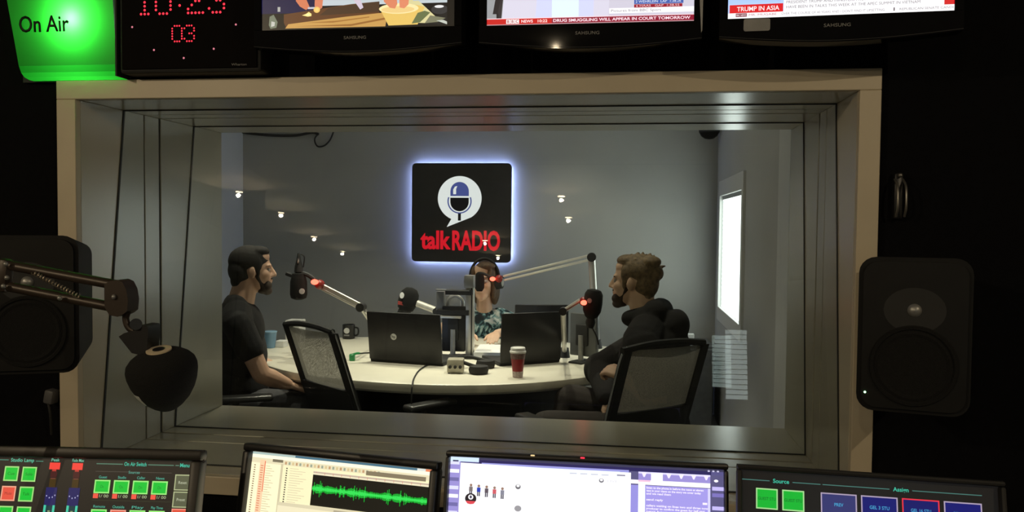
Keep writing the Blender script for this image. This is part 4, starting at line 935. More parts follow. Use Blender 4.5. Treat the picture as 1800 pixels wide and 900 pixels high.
def pic_cooking(p, W, H):
    p.rect(0, 0, W, H, (8, 8, 14)); p.rect(0.0, 0.036, 0.13, H, (10, 10, 60)); p.rect(0.13, 0.05, 0.42, H, (190, 200, 205))
    p.rect(0.13, 0.10, 0.26, H, (18, 18, 80)); p.rect(0.24, 0.075, 0.33, H, (200, 180, 200))
    p.poly([(0.042, 0.033), (0.20, 0.052), (0.262, 0.056), (0.262, 0.024), (0.055, 0.006)], (92, 56, 30))
    p.poly([(0.15, 0.045), (0.262, 0.056), (0.262, 0.034), (0.13, 0.030)], (70, 48, 32))
    p.poly([(0.053, 0.004), (0.275, 0.0035), (0.28, 0.033), (0.19, 0.026), (0.06, 0.013)], (196, 150, 80))
    p.poly([(0.075, 0.008), (0.20, 0.010), (0.275, 0.022), (0.275, 0.018), (0.20, 0.006)], (150, 100, 45))
    p.poly([(0.10, 0.015), (0.17, 0.018), (0.24, 0.025), (0.24, 0.023), (0.16, 0.014)], (160, 110, 50))
    p.rect(0.0, 0.0, 0.05, 0.036, (6, 6, 8)); p.poly([(0.02, 0.004), (0.033, 0.006), (0.036, 0.018), (0.027, 0.034), (0.018, 0.03), (0.016, 0.012)], (110, 118, 100)); p.poly([(0.036, 0.04), (0.042, 0.04), (0.042, 0.05), (0.036, 0.05)], (170, 170, 165)); p.poly([(0.021, 0.008), (0.029, 0.010), (0.030, 0.018), (0.022, 0.02)], (190, 190, 180))
    p.poly([(0.078, 0.075), (0.096, 0.075), (0.108, 0.048), (0.100, 0.042), (0.086, 0.05), (0.077, 0.062)], (205, 120, 85))
    p.poly([(0.120, 0.075), (0.139, 0.075), (0.136, 0.046), (0.126, 0.040), (0.119, 0.05)], (210, 125, 92))
    p.rect(0.104, 0.044, 0.124, 0.048, (190, 190, 200)); p.disc(0.124, 0.042, 0.0072, 0.0065, (235, 190, 100)); p.disc(0.124, 0.042, 0.004, 0.0038, (250, 205, 120))
    p.poly([(0.091, 0.031), (0.10, 0.034), (0.106, 0.038), (0.112, 0.034), (0.112, 0.029), (0.104, 0.028)], (250, 225, 140)); p.poly([(0.098, 0.031), (0.105, 0.034), (0.109, 0.031)], (255, 240, 180))
    p.poly([(0.202, 0.075), (0.215, 0.075), (0.227, 0.044), (0.220, 0.040), (0.207, 0.058)], (205, 190, 205))
    # bowl, hands, cloth, dish
    p.poly([(0.285, 0.006), (0.345, 0.006), (0.366, 0.040), (0.352, 0.052), (0.325, 0.055), (0.275, 0.046)][::-1] if False else [(0.300, 0.075), (0.325, 0.075), (0.385, 0.02), (0.37, 0.008), (0.33, 0.01)], (214, 205, 150))
    p.poly([(0.263, 0.040), (0.272, 0.045), (0.315, 0.048), (0.345, 0.046), (0.360, 0.042), (0.345, 0.006), (0.282, 0.005)], (226, 190, 100))
    p.disc(0.304, 0.040, 0.043, 0.011, (246, 225, 165)); p.disc(0.302, 0.038, 0.036, 0.007, (232, 200, 130))
    p.poly([(0.332, 0.008), (0.35, 0.010), (0.372, 0.03), (0.36, 0.034), (0.345, 0.030)], (100, 110, 70))
    p.poly([(0.265, 0.08), (0.297, 0.08), (0.301, 0.050), (0.296, 0.040), (0.285, 0.042), (0.272, 0.055)], (215, 130, 95)); p.poly([(0.304, 0.08), (0.328, 0.08), (0.325, 0.048), (0.316, 0.040), (0.306, 0.042)], (220, 135, 100))
    p.poly([(0.36, 0.008), (0.425, 0.000), (0.425, 0.05), (0.385, 0.02)], (24, 24, 26)); p.poly([(0.372, 0.024), (0.405, 0.018), (0.388, 0.010), (0.36, 0.008)], (120, 120, 95))
    p.disc(0.392, 0.036, 0.018, 0.010, (50, 50, 52)); p.disc(0.391, 0.042, 0.010, 0.003, (225, 225, 225)); p.rect(0.335, 0.055, 0.40, H, (185, 195, 200)); p.poly([(0.385, 0.013), (0.40, 0.014), (0.417, 0.006), (0.41, 0.004)], (190, 195, 185)); p.rect(0.408, 0.0, W, H, (6, 6, 8))
    p.rect(0, 0, W, 0.0035, (5, 5, 6))
def pic_news_sport(p, W, H):
    p.rect(0, 0, W, H, (214, 210, 226)); p.poly([(0.0, 0), (0.03, 0), (0.05, H), (0, H)], (150, 152, 155)); p.poly([(0.10, 0), (0.22, 0), (0.22, H), (0.12, H)], (206, 210, 255)); p.poly([(0.135, 0.0), (0.19, 0), (0.19, H), (0.135, H)], (222, 238, 255)); p.poly([(0.25, 0), (W, 0), (W, H), (0.26, H)], (205, 200, 215))
    p.poly([(0.020, 0.015), (0.03, 0.014), (0.035, 0.075), (0.018, 0.075)], (45, 40, 45)); p.poly([(0.012, 0.024), (0.022, 0.024), (0.034, 0.08), (0.022, 0.08)], (30, 26, 32)); p.rect(0.020, 0.012, 0.024, 0.026, (25, 22, 28))
    p.rect(0.302, 0.030, 0.398, 0.0365, (150, 25, 45)); p.text('6 HAAS   GAP  1:38.55', 0.306, 0.0315, 0.0042, (245, 200, 205), width=0.086)
    p.rect(0.302, 0.037, 0.400, 0.047, (70, 95, 170)); p.text('2 WEHRLEIN  LAP  1:38.26', 0.305, 0.0395, 0.0052, (225, 232, 250), width=0.090)
    p.rect(0.252, 0.0195, W, 0.030, (250, 248, 250)); p.text('Pictures from BBC Sport', 0.256, 0.0225, 0.0052, (120, 115, 125), width=0.100)
    p.rect(0, 0, W, 0.0025, (190, 150, 155)); p.rect(0, 0.0025, 0.135, 0.0135, (196, 22, 24)); p.rect(0.135, 0.0025, W, 0.0135, (140, 22, 50)); p.rect(0, 0.0135, W, 0.0150, (244, 215, 222))
    for i, ch in enumerate('BBC'):
        x = 0.0405+i*0.0092; p.rect(x, 0.0036, x+0.0084, 0.0124, (248, 240, 240)); p.text(ch, x+0.0042, 0.0052, 0.0060, (160, 30, 35), align='CENTER', bold=0.02)
    p.text('NEWS', 0.072, 0.0052, 0.0060, (255, 225, 225), width=0.024, bold=0.02); p.text('10:22', 0.106, 0.0052, 0.0060, (255, 220, 215), width=0.020, bold=0.02)
    p.text('DRUG SMUGGLING WILL APPEAR IN COURT TOMORROW', 0.138, 0.0052, 0.0060, (255, 225, 235), width=0.276, bold=0.02)
def pic_news_asia(p, W, H):
    p.rect(0, 0, W, H, (180, 205, 250)); p.rect(0.0, 0.030, 0.10, H, (172, 200, 255)); p.rect(0.093, 0.034, W, H, (16, 14, 26)); p.rect(0.26, 0.06, W, H, (25, 20, 40))
    p.rect(0.105, 0.006, W, 0.0355, (250, 248, 250)); p.rect(0, 0, W, 0.0115, (252, 250, 252))
    p.rect(0.003, 0.0115, 0.104, 0.0275, (214, 30, 36)); p.text('TRUMP IN ASIA', 0.017, 0.0150, 0.0090, (255, 232, 232), width=0.080, bold=0.015)
    p.rect(0.015, 0.0040, 0.036, 0.0108, (120, 45, 60)); p.text('BBC NEWS', 0.0165, 0.0056, 0.0036, (245, 230, 232), width=0.018, bold=0.01)
    c = (120, 116, 122)
    p.text('PRESIDENT TRUMP AND MINISTERS FROM 11 OTHER COUNTRIES', 0.110, 0.0265, 0.0056, c, width=0.232)
    p.text('HAVE BEEN IN TALKS THIS WEEK AT THE APEC SUMMIT IN VIETNAM', 0.110, 0.0172, 0.0056, c, width=0.242)
    p.text('MR. MUGABE', 0.040, 0.0052, 0.0044, (175, 90, 105), width=0.052)
    p.text("OVER THE COURSE OF 40 YEARS AND I DON'T FIND IT UPSETTING", 0.101, 0.0052, 0.0046, (135, 130, 136), width=0.188); p.rect(0.305, 0.0044, 0.3075, 0.0108, (110, 100, 105)); p.text('REPUBLICAN SENATE CANDI', 0.316, 0.0052, 0.0046, (125, 120, 126), width=0.094)
    p.rect(0.394, 0.0125, W, 0.0375, (205, 22, 30))
television((463, 56), 1.72, (800, 48), 'television over the window showing hands cooking at a wooden board', pic_cooking)
tv2, W2, H2 = television((857, 47.5), 1.72, (1219, 39), 'middle television with painted edge reflection showing a red news ticker', pic_news_sport)
b = B(); prism(b, [(W2+0.0145, -0.024), (W2+0.0165, -0.02), (W2+0.0175, 0.06), (W2+0.0175, H2), (W2+0.0095, H2), (W2+0.010, 0.05)], -0.0135, -0.012); mk('edge_reflection', b, mat('edge_reflection_grey', (0.38, 0.38, 0.38), 0.35), tv2, label='pale grey reflection painted down the right edge')  # streak of reflected light on the bezel, modelled as a thin grey piece
tv3, W3, H3 = television((1279, 36), 1.70, (1675, 21), 'right television showing a white and red news caption', pic_news_asia)
b = B(); prism(b, rrect(0.030, -0.0255, 0.080, -0.0015, 0.004), -0.0128, -0.012); mk('bezel_reflection', b, mat('bezel_reflection_grey', (0.30, 0.30, 0.30), 0.6), tv3, label='grey reflection patch painted on the lower bezel')  # reflection patch on the lower bezel, put in as a flat grey plate

# ---- LED wall clock
FONT57 = {'0': ['01110', '10001', '10001', '10001', '10001', '10001', '01110'], '1': ['00100', '01100', '00100', '00100', '00100', '00100', '01110'],
          '2': ['01110', '10001', '00001', '00110', '01000', '10000', '11111'], '3': ['01110', '10001', '00001', '00110', '00001', '10001', '01110']}
def led_clock():
    a = atY(210, 129, 1.80); M = Matrix.Translation(a)
    W, H = 0.336, 0.36
    o = thing('led_clock', 'black wall clock with red dot digits beside the green sign', 'clock', M=M); o.scale = (1.0315,)*3
    b = B(); box(b, (W/2, 0.032, H/2), (W, 0.062, H), bev=0.006); mk('housing', b, M_matteb, o)
    b = B(); box(b, (W/2, -0.001, H/2), (W-0.016, 0.004, H-0.016), bev=0.001); mk('face', b, mat('smoked_acrylic', (0.004, 0.003, 0.003), 0.6, spec=0.04), o)
    Rl = emis('clock_red_led', (1.0, 0.035, 0.06), 1.6); R2 = emis('clock_marker_led', (1.0, 0.30, 0.38), 0.75)
    def dot(b, x, z, r):
        vs = [b.verts.new((x+r*math.cos(k*math.pi/4), -0.0036, z+r*math.sin(k*math.pi/4))) for k in range(8)]; b.faces.new(vs)
    def glyph(ch, x, z, p, r, name):
        b = B()
        for i, row in enumerate(FONT57[ch]):
            for j, cc in enumerate(row):
                if cc == '1': dot(b, x+j*p, z+(6-i)*p, r)
        mk(name, b, Rl, o)
    sk = -0.022   # hung level; digits follow the case
    for ch, x in (('1', 0.047), ('0', 0.0915), ('2', 0.168), ('3', 0.2175)): glyph(ch, x, 0.130, 0.0087, 0.0029, 'time_digit')
    b = B(); dot(b, 0.148, 0.147, 0.0030); dot(b, 0.148, 0.165, 0.0030); mk('colon', b, Rl, o)
    for ch, x in (('0', 0.130), ('3', 0.159)): glyph(ch, x, 0.068, 0.0057, 0.0020, 'seconds_digit')
    for k in range(12):
        an = math.radians(30*k); b = B(); dot(b, 0.157+0.142*math.sin(an), 0.173+0.142*math.cos(an), 0.0024); mk('second_marker', b, R2, o)
    text_part('brand_lettering', 'Wharton', 0.0052, M_gtext, o, (0.287, -0.0031, 0.0125), width=0.036, bold=0.02, thick=0.0003)
led_clock()

# ---- green ON AIR lamp
def on_air():
    a = atY(36, 137, 1.812); W = atY(204, 137, 1.808).x-a.x
    M = Matrix.Translation(a)
    o = thing('on_air_light', 'glowing green warning lamp lettered On Air at the top left', 'sign light', M=M)
    m = bpy.data.materials.new('green_translucent_plastic'); m.use_nodes = True; nt = m.node_tree
    for n in list(nt.nodes): nt.nodes.remove(n)
    out = nt.nodes.new('ShaderNodeOutputMaterial'); mx = nt.nodes.new('ShaderNodeMixShader'); tr = nt.nodes.new('ShaderNodeBsdfTranslucent'); gl = nt.nodes.new('ShaderNodeBsdfPrincipled')
    tr.inputs[0].default_value = (0.05, 0.80, 0.07, 1); gl.inputs['Base Color'].default_value = (0.01, 0.18, 0.02, 1); gl.inputs['Roughness'].default_value = 0.35; mx.inputs[0].default_value = 0.25
    nt.links.new(tr.outputs[0], mx.inputs[1]); nt.links.new(gl.outputs[0], mx.inputs[2]); nt.links.new(mx.outputs[0], out.inputs[0])
    # shell: leaning out at the top, rounded lower front edge, open at the wall side
    b = B(); H = 0.235
    prof = [(0.046, 0.0), (0.03, 0.0), (0.014, 0.004), (0.005, 0.013), (0.0, 0.028), (-0.004, 0.09), (-0.010, 0.18), (-0.013, H), (0.046, H)]
    sec = []
    for y, z in prof:
        g = 0.010*min(1, z/H)
        sec.append((y, z, -g*3.2, W-0.4*g))
    L = [b.verts.new((x0, y, z)) for y, z, x0, x1 in sec]; R = [b.verts.new((x1, y, z)) for y, z, x0, x1 in sec]
    for i in range(len(sec)-1): b.faces.new((L[i], R[i], R[i+1], L[i+1]))
    b.faces.new(L)
    mk('lamp_shell', b, m, o, False, label='glowing green plastic cover')
    b = B(); box(b, (W+0.002, 0.024, H/2), (0.004, 0.062, H)); mk('side_cover', b, M_matteb, o)
    b = B(); box(b, (W/2-0.012, 0.051, H/2), (W+0.035, 0.010, H+0.006)); mk('back_plate', b, M_matteb, o)
    b = B(); cyl(b, (0.138, 0.046, 0.136), (0.138, 0.038, 0.136), 0.013, 0.010, 16); mk('bulb', b, M_white, o)
    ld = bpy.data.lights.new('on_air_bulb', 'POINT'); ld.energy = 1.0; ld.color = (0.62, 1.0, 0.60); ld.shadow_soft_size = 0.010
    lo = bpy.data.objects.new('bulb_glow', ld); sc.collection.objects.link(lo); lo.parent = o; lo.location = (0.138, 0.021, 0.136)
    text_part('lettering', 'On Air', 0.0385, mat('dark_green_print', (0.0, 0.018, 0.0), 0.6), o, (0.006, -0.0080, 0.106), width=0.128, bold=0.012, align='LEFT', thick=0.001, rot=(math.radians(4), 0, 0))
on_air()

# ---- loudspeakers
def speaker(p, yaw, label, ledx, W=0.19, H=0.288, dep=0.19):
    M = Matrix.Translation(p) @ Matrix.Rotation(yaw, 4, 'Z')     # origin bottom centre of the front
    o = thing('studio_loudspeaker', label, 'loudspeaker', M=M, group='pair of black studio loudspeakers')
    b = B(); prism(b, rrect(-W/2, 0, W/2, H, 0.03), 0.0, dep)
    for v in b.verts:
        if v.co.y > dep-0.001: v.co.x *= 0.82; v.co.z = H/2+(v.co.z-H/2)*0.86
    cab = mat('speaker_cabinet', (0.008, 0.0078, 0.0075), 0.6, spec=0.25); mk('cabinet', b, cab, o, True)
    b = B(); prism(b, rrect(-W/2+0.008, 0.008, W/2-0.008, H-0.008, 0.026), -0.008, 0.001); mk('front_baffle', b, mat('speaker_baffle', (0.009, 0.0085, 0.008), 0.5, spec=0.25), o, True)
    Rx = Matrix.Rotation(math.radians(90), 4, 'X')
    b = B(); lathe(b, [(0.052, 0.0), (0.05, -0.0015), (0.022, -0.016), (0.013, -0.018)], 32, Matrix.Translation((0, -0.0085, H*0.665)) @ Rx @ Matrix.Diagonal((1, 0.8, 1, 1))); tw = mk('waveguide', b, M_matteb, o, True)
    b = B(); lathe(b, [(0.013, 0.0), (0.011, 0.004), (0.006, 0.007), (0.0, 0.008)], 20, Matrix.Translation((0, -0.007, H*0.665)) @ Rx); mk('tweeter_dome', b, M_steel, tw, True)
    b = B(); lathe(b, [(0.075, 0.0), (0.073, 0.004), (0.068, 0.004), (0.066, 0.0), (0.06, 0.003), (0.054, 0.0), (0.025, -0.014)], 36, Matrix.Translation((0, -0.009, H*0.31)) @ Rx); wf = mk('woofer_cone', b, M_foam, o, True)
    b = B(); lathe(b, [(0.026, -0.014), (0.018, -0.006), (0.0, -0.003)], 24, Matrix.Translation((0, -0.009, H*0.31)) @ Rx); mk('dust_cap', b, M_plast, wf, True)
    b = B(); lathe(b, [(0.0022, 0), (0.002, 0.002), (0, 0.0025)], 12, Matrix.Translation((ledx, -0.0085, 0.035)) @ Rx); mk('power_led', b, M_greenled, o)
    b = B(); box(b, (0, dep+0.03, H*0.5), (0.05, 0.07, 0.05), bev=0.004); mk('wall_bracket', b, M_matteb, o)
    return o
pr = atY(1602, 727, 1.60); speaker(pr, math.radians(-14), 'black studio loudspeaker on the dark wall right of the window', -0.080)
pl = atY(52, 657, 1.56); speaker(pl, math.radians(22), 'black studio loudspeaker left of the window behind the boom arm', -0.045)

# ---- boom microphone at the left
def near_mic():
    Y = 1.12; q = lambda x, y, dy=0: atY(x, y, Y+dy)
    s = (q(200, 600)-CAM).dot(_F)/FPX
    post = V((q(-112, 500).x, Y+0.0, DZ))
    o = thing('broadcast_microphone', 'black teardrop broadcast microphone on a jointed boom arm at the left', 'microphone', post)
    Ma = mat('boom_arm_dark', (0.045, 0.032, 0.024), 0.4, 0.3)
    b = B(); tube(b, [q(-112, 443), q(14, 466), q(216, 503)], 9*s, 12); mk('upper_bar', b, Ma, o, True, True)
    b = B(); tube(b, [q(-110, 477), q(16, 504), q(205, 541)], 9*s, 12); mk('lower_bar', b, Ma, o, True, True)
    b = B(); tube(b, [post+V((0, 0, 0)), q(-112, 460)], 9*s, 12); mk('upright', b, Ma, o, True, True)
    b = B(); cyl(b, post, post+V((0, 0, 0.06)), 0.035, 0.03, 20); mk('desk_clamp', b, M_matteb, o, True, True)
    # coil spring between the bars
    a, c = q(58, 479, -0.012), q(140, 522, -0.012); d = c-a; x, y, z = frame_axes(d); n = 16
    pts = [a+d*(i/(n*8))+3.8*s*(math.cos(i*math.pi/4)*x+math.sin(i*math.pi/4)*y) for i in range(n*8+1)]
    b = B(); tube(b, pts, 1.1*s, 5); mk('spring', b, mat('spring_steel', (0.42, 0.36, 0.28), 0.35, 0.8), o, True, True)
    for p_ in (q(10, 464, -0.014), q(12, 488, -0.014), q(6, 503, -0.014), q(105, 524, -0.014)):
        b = B(); ellip(b, p_, (4.5*s, 4*s, 4.5*s), None, 2); mk('pivot_bolt', b, M_steel, o, 'all', True)
    b = B(); box(b, q(8, 484), (24*s, 0.02, 60*s), M=Matrix.Rotation(0.1, 3, 'Y'), bev=0.006); mk('elbow_plate', b, Ma, o, True, True)
    # end bracket: rounded plate
    M0 = Matrix.Translation(q(218, 522))
    poly = [((x_-218)*s, (522-y_)*s) for x_, y_ in ((200, 494), (216, 491), (226, 495), (233, 508), (236, 526), (234, 545), (226, 551), (216, 555), (202, 553), (196, 545), (192, 538), (192, 500))]
    b = B(); prism(b, poly, -0.014, 0.014, M0); mk('end_bracket', b, Ma, o, True, True)
    b = B(); ellip(b, q(200, 522, -0.016), (4*s, 4*s, 5*s), None, 2); mk('bracket_bolt', b, M_steel, o, 'all', True)
    b = B(); tube(b, spline([q(224, 548), q(221, 560), q(226, 575), q(236, 582)], 5), 6*s, 10); mk('swivel_link', b, Ma, o, True, True)
    b = B(); cyl(b, q(239, 570, -0.02), q(239, 570, 0.02), 10*s, seg=24); mk('swivel_knob', b, M_plast, o, True, True)
    M0 = Matrix.Translation(q(250, 595))
    poly = [((x_-250)*s, (595-y_)*s) for x_, y_ in ((218, 590), (228, 584), (255, 576), (258, 569), (271, 570), (273, 578), (270, 612), (262, 622), (242, 618))]
    b = B(); prism(b, poly, -0.016, 0.016, M0); mk('microphone_mount', b, M_plast, o, True, True)
    # windshield
    Mw = Matrix.Translation(q(288, 668)) @ Matrix.Rotation(math.radians(-2), 4, 'Y') @ Matrix.Rotation(math.radians(13), 4, 'X')
    prof = [(2, -57), (9, -56), (16, -53), (26, -46), (39, -33), (49, -17), (55, -2), (58.5, 13), (59, 24), (56.5, 33), (50, 41), (40, 48), (29, 53), (22, 54.5), (2, 55)]
    b = B(); lathe(b, [(r*s, z*s) for r, z in prof], 48, Mw); mk('foam_windshield', b, M_foam, o, 'all', True, 'black teardrop foam windshield')
    Mt = Matrix.Translation(q(288, 668)) @ Matrix.Rotation(math.radians(-2), 4, 'Y') @ Matrix.Rotation(math.radians(13), 4, 'X') @ Matrix.Translation((1*s, -1*s, 55.2*s))
    b = B(); lathe(b, [(9*s, 0.0), (21*s, 0.0), (21*s, 0.002), (9*s, 0.002)], 32, Mt); mk('top_badge', b, mat('cream_badge', (0.70, 0.58, 0.40), 0.5), o, True, True, 'cream ring badge')
    b = B(); lathe(b, [(10*s, 0.0), (10*s, 0.0028), (0, 0.0028)], 24, Mt); mk('badge_centre', b, M_plast, o, False, True)
    # white lettering patch wrapped on the lower left
    b = B(); g = []
    def surf(z, ang):
        for (r0, z0), (r1, z1) in zip(prof, prof[1:]):
            if z0 <= z <= z1: r = r0+(r1-r0)*(z-z0)/(z1-z0); break
        r += 0.9; a_ = math.radians(ang); return Mw @ V((r*s*math.cos(a_), r*s*math.sin(a_), z*s))
    for i in range(9):
        z_ = -45+36*i/8; g.append([b.verts.new(surf(z_, an)) for an in (213, 222, 231, 240, 249)])
    for i in range(8):
        if i in (2,): continue
        for j in range(4): b.faces.new((g[i][j], g[i][j+1], g[i+1][j+1], g[i+1][j]))
    mk('side_print', b, M_wtext, o, False, True, 'white printed strip')
near_mic()

# ---- screens along the desk
def desk_screen(name, cat, label, pl, Y, pr, tilt, Hfull, border, pic, strength, casing=M_plast, top=None, smat=None, ext=(0, 0)):
    a = atY(*pl, Y); c = atZ(*pr, a.z); x = (c-a).normalized(); a = a-x*ext[0]; c = c+x*ext[1]
    M, W = plane_M(a, c, tilt)
    o = thing(name, label, cat, M=Matrix.Translation(V((a.x, a.y, DZ))) )
    L = bpy.data.objects
    T = PM[o.name].inverted() @ M
    def add(nm, b, m, smooth=False, par=o):
        for v in b.verts: v.co = T @ v.co
        return mk(nm, b, m, par, smooth)
    t_ = border if top is None else top
    b = B()
    for x0, x1, z0, z1 in ((0, W, -t_, 0), (0, border, -Hfull+border, -t_), (W-border, W, -Hfull+border, -t_), (0, W, -Hfull, -Hfull+border)):
        box(b, ((x0+x1)/2, 0.006, (z0+z1)/2), (x1-x0, 0.028, z1-z0), bev=0.004)
    bez = add('bezel', b, casing, True)
    b = B(); box(b, (W/2, 0.035, -Hfull/2), (W*0.96, 0.035, Hfull*0.94), bev=0.012); add('rear_casing', b, casing, True)
    p = Pic(); pic(p, W, Hfull, border, t_)
    s = p.build('screen_picture', screen_mat('screen_'+name+'_%d' % int(strength*100), strength), o)
    for v in s.data.vertices: v.co = T @ (v.co+V((0, 0.006, 0)))
    mid = T @ V((W/2, 0.06, -Hfull*0.55)); 
    b = B(); tube(b, [mid, V((mid.x, mid.y+0.05, 0.01))], 0.018, 10); mk('stand_neck', b, M_matteb, o, True)
    b = B(); box(b, (mid.x, mid.y+0.01, 0.006), (min(0.24, W*0.5), 0.16, 0.012), bev=0.004); mk('stand_foot', b, M_matteb, o, True)
    return o, bez, T, W
GR, RD, BL2, TEAL = (20, 200, 55), (235, 85, 65), (22, 26, 110), (60, 190, 160)
def button(p, x0, z0, x1, z1, fill, edge, t=0.0022): p.ring(x0, z0, x1, z1, t, edge, fill)
def pic_panel_left(p, W, H, bd, top):
    p.rect(0, -H, W, 0, (32, 28, 24))
    E = (168, 228, 130); X = 0.105                      # the case continues left of the frame
    p.text('Studio Lamp', X+0.034, -0.0335, 0.0060, (90, 200, 165), width=0.040, align='CENTER', bold=0.01)
    p.rect(X-0.014, -0.0315, X+0.010, -0.0303, (70, 140, 120)); p.rect(X+0.057, -0.0325, X+0.070, -0.0313, (70, 140, 120))
    lab = ['Cue', 'Solo', 'Mute', 'Talk', 'Gate', 'Line', 'Aux', 'PFL']
    for r in range(5):
        for k in range(2):
            x = X+0.0055+k*0.0308; z = -0.0410-r*0.0320-0.0004*k
            f = RD if (r, k) in ((1, 0), (3, 1)) else GR; e = (246, 170, 140) if f == RD else E
            button(p, x, z-0.0240, x+0.0245, z, f, e); p.text(lab[(r*2+k) % 8], x+0.0122, z-0.0140, 0.0048, (10, 110, 30) if f == GR else (150, 45, 35), align='CENTER', width=0.012)
    v0 = len(p.v)
    for x, tx in ((X+0.091, 'Peak'), (X+0.130, 'Fade Max')):
        p.text(tx, x, -0.0270, 0.0050, (120, 200, 170), align='CENTER', width=0.014 if tx == 'Peak' else 0.020, bold=0.01)
        p.rect(x-0.0090, -0.0400, x+0.0090, -0.0290, (250, 70, 60)); p.rect(x-0.0035, -0.0430, x+0.0035, -0.0400, (190, 60, 50)); p.rect(x-0.0055, -0.0530, x+0.0055, -0.0430, (70, 24, 26))
        p.rect(x-0.0055, -0.0690, x+0.0055, -0.0540, (66, 48, 14)); p.rect(x-0.0040, -0.0555, x+0.0040, -0.0540, (120, 60, 50)); p.rect(x-0.0095, -0.0980, x+0.0095, -0.0690, (34, 32, 92))
        for dx, dz in ((-0.007, -0.083), (-0.002, -0.086), (0.003, -0.085), (0.007, -0.082)): p.rect(x+dx-0.0008, dz-0.0008, x+dx+0.0008, dz+0.0014, (180, 180, 220))
        p.rect(x-0.0095, -0.19, x+0.0095, -0.0980, (24, 60, 66)); p.rect(x-0.0095, -0.19, x-0.0055, -0.0975, (70, 205, 170)); p.rect(x+0.0055, -0.19, x+0.0095, -0.0975, (70, 205, 170)); p.rect(x-0.002, -0.108, x+0.002, -0.106, (150, 170, 120))
    p.v[v0:] = [(x, y, z-0.0045) for x, y, z in p.v[v0:]]
    p.rect(X+0.162, -0.0345, X+0.294, -0.0328, (80, 120, 100)); p.rect(X+0.207, -0.0375, X+0.250, -0.0300, (32, 28, 24)); p.text('On Air Switch', X+0.2285, -0.0360, 0.0062, TEAL, align='CENTER', width=0.038, bold=0.02)
    p.rect(X+0.2965, -0.0345, X+0.327, -0.0328, (80, 120, 100)); p.rect(X+0.303, -0.0375, X+0.322, -0.0300, (32, 28, 24)); p.text('Menu', X+0.3125, -0.0360, 0.0062, TEAL, align='CENTER', width=0.016, bold=0.02)
    p.rect(X+0.162, -0.0465, X+0.292, -0.0455, (74, 70, 62)); p.text('Sources', X+0.228, -0.0485, 0.0046, (90, 165, 145), align='CENTER', width=0.019, bold=0.01)
    nm = [['Guest', 'Studio', 'Caller', 'News'], ['Remote', 'Outside', 'Play', 'Play Three']]
    for r in range(3):
        for k in range(4):
            x = X+0.163+k*0.0325; z = -0.0595-r*0.0470
            p.text(nm[r % 2][k], x+0.0130, z+0.0025, 0.0044, (80, 175, 150), align='CENTER', width=0.014 if r == 0 else 0.020, bold=0.01)
            f = RD if (r, k) == (1, 1) else GR
            button(p, x, z-0.0215, x+0.0265, z, f, (160, 245, 130) if f == GR else (246, 160, 140)); p.text('On', x+0.0132, z-0.013, 0.0050, (10, 130, 40), align='CENTER', width=0.006)
            p.rect(x, z-0.0295, x+0.0085, z-0.0220, (248, 90, 72)); p.text('1/ 00', x+0.0105, z-0.0280, 0.0048, (170, 180, 140), width=0.0155, bold=0.01)
        p.rect(X+0.162, -0.0925-r*0.047, X+0.296, -0.0918-r*0.047, (58, 62, 44))
    for i, (f, tx) in enumerate((((92, 96, 72), 'Reset'), ((92, 96, 72), 'Preset'), (RD, 'Hold'), ((92, 96, 72), 'Clear'))):
        z = -0.0480-i*0.0272; button(p, X+0.2985, z-0.0255, X+0.3260, z, f, (178, 186, 140) if f != RD else (246, 150, 130), 0.0018); p.text(tx, X+0.3122, z-0.0150, 0.0048, (200, 205, 175), align='CENTER', width=0.014)
    p.v[4:] = [(x, y, z+0.0075) for x, y, z in p.v[4:]]
desk_screen('touch_panel', 'touch panel', 'black touch panel with green and red buttons at the bottom left', (0, 783), 1.25, (358, 791), 15, 0.25, 0.018, pic_panel_left, 0.95, casing=mat('warm_black_plastic', (0.02, 0.016, 0.013), 0.42), ext=(0.10, 0))

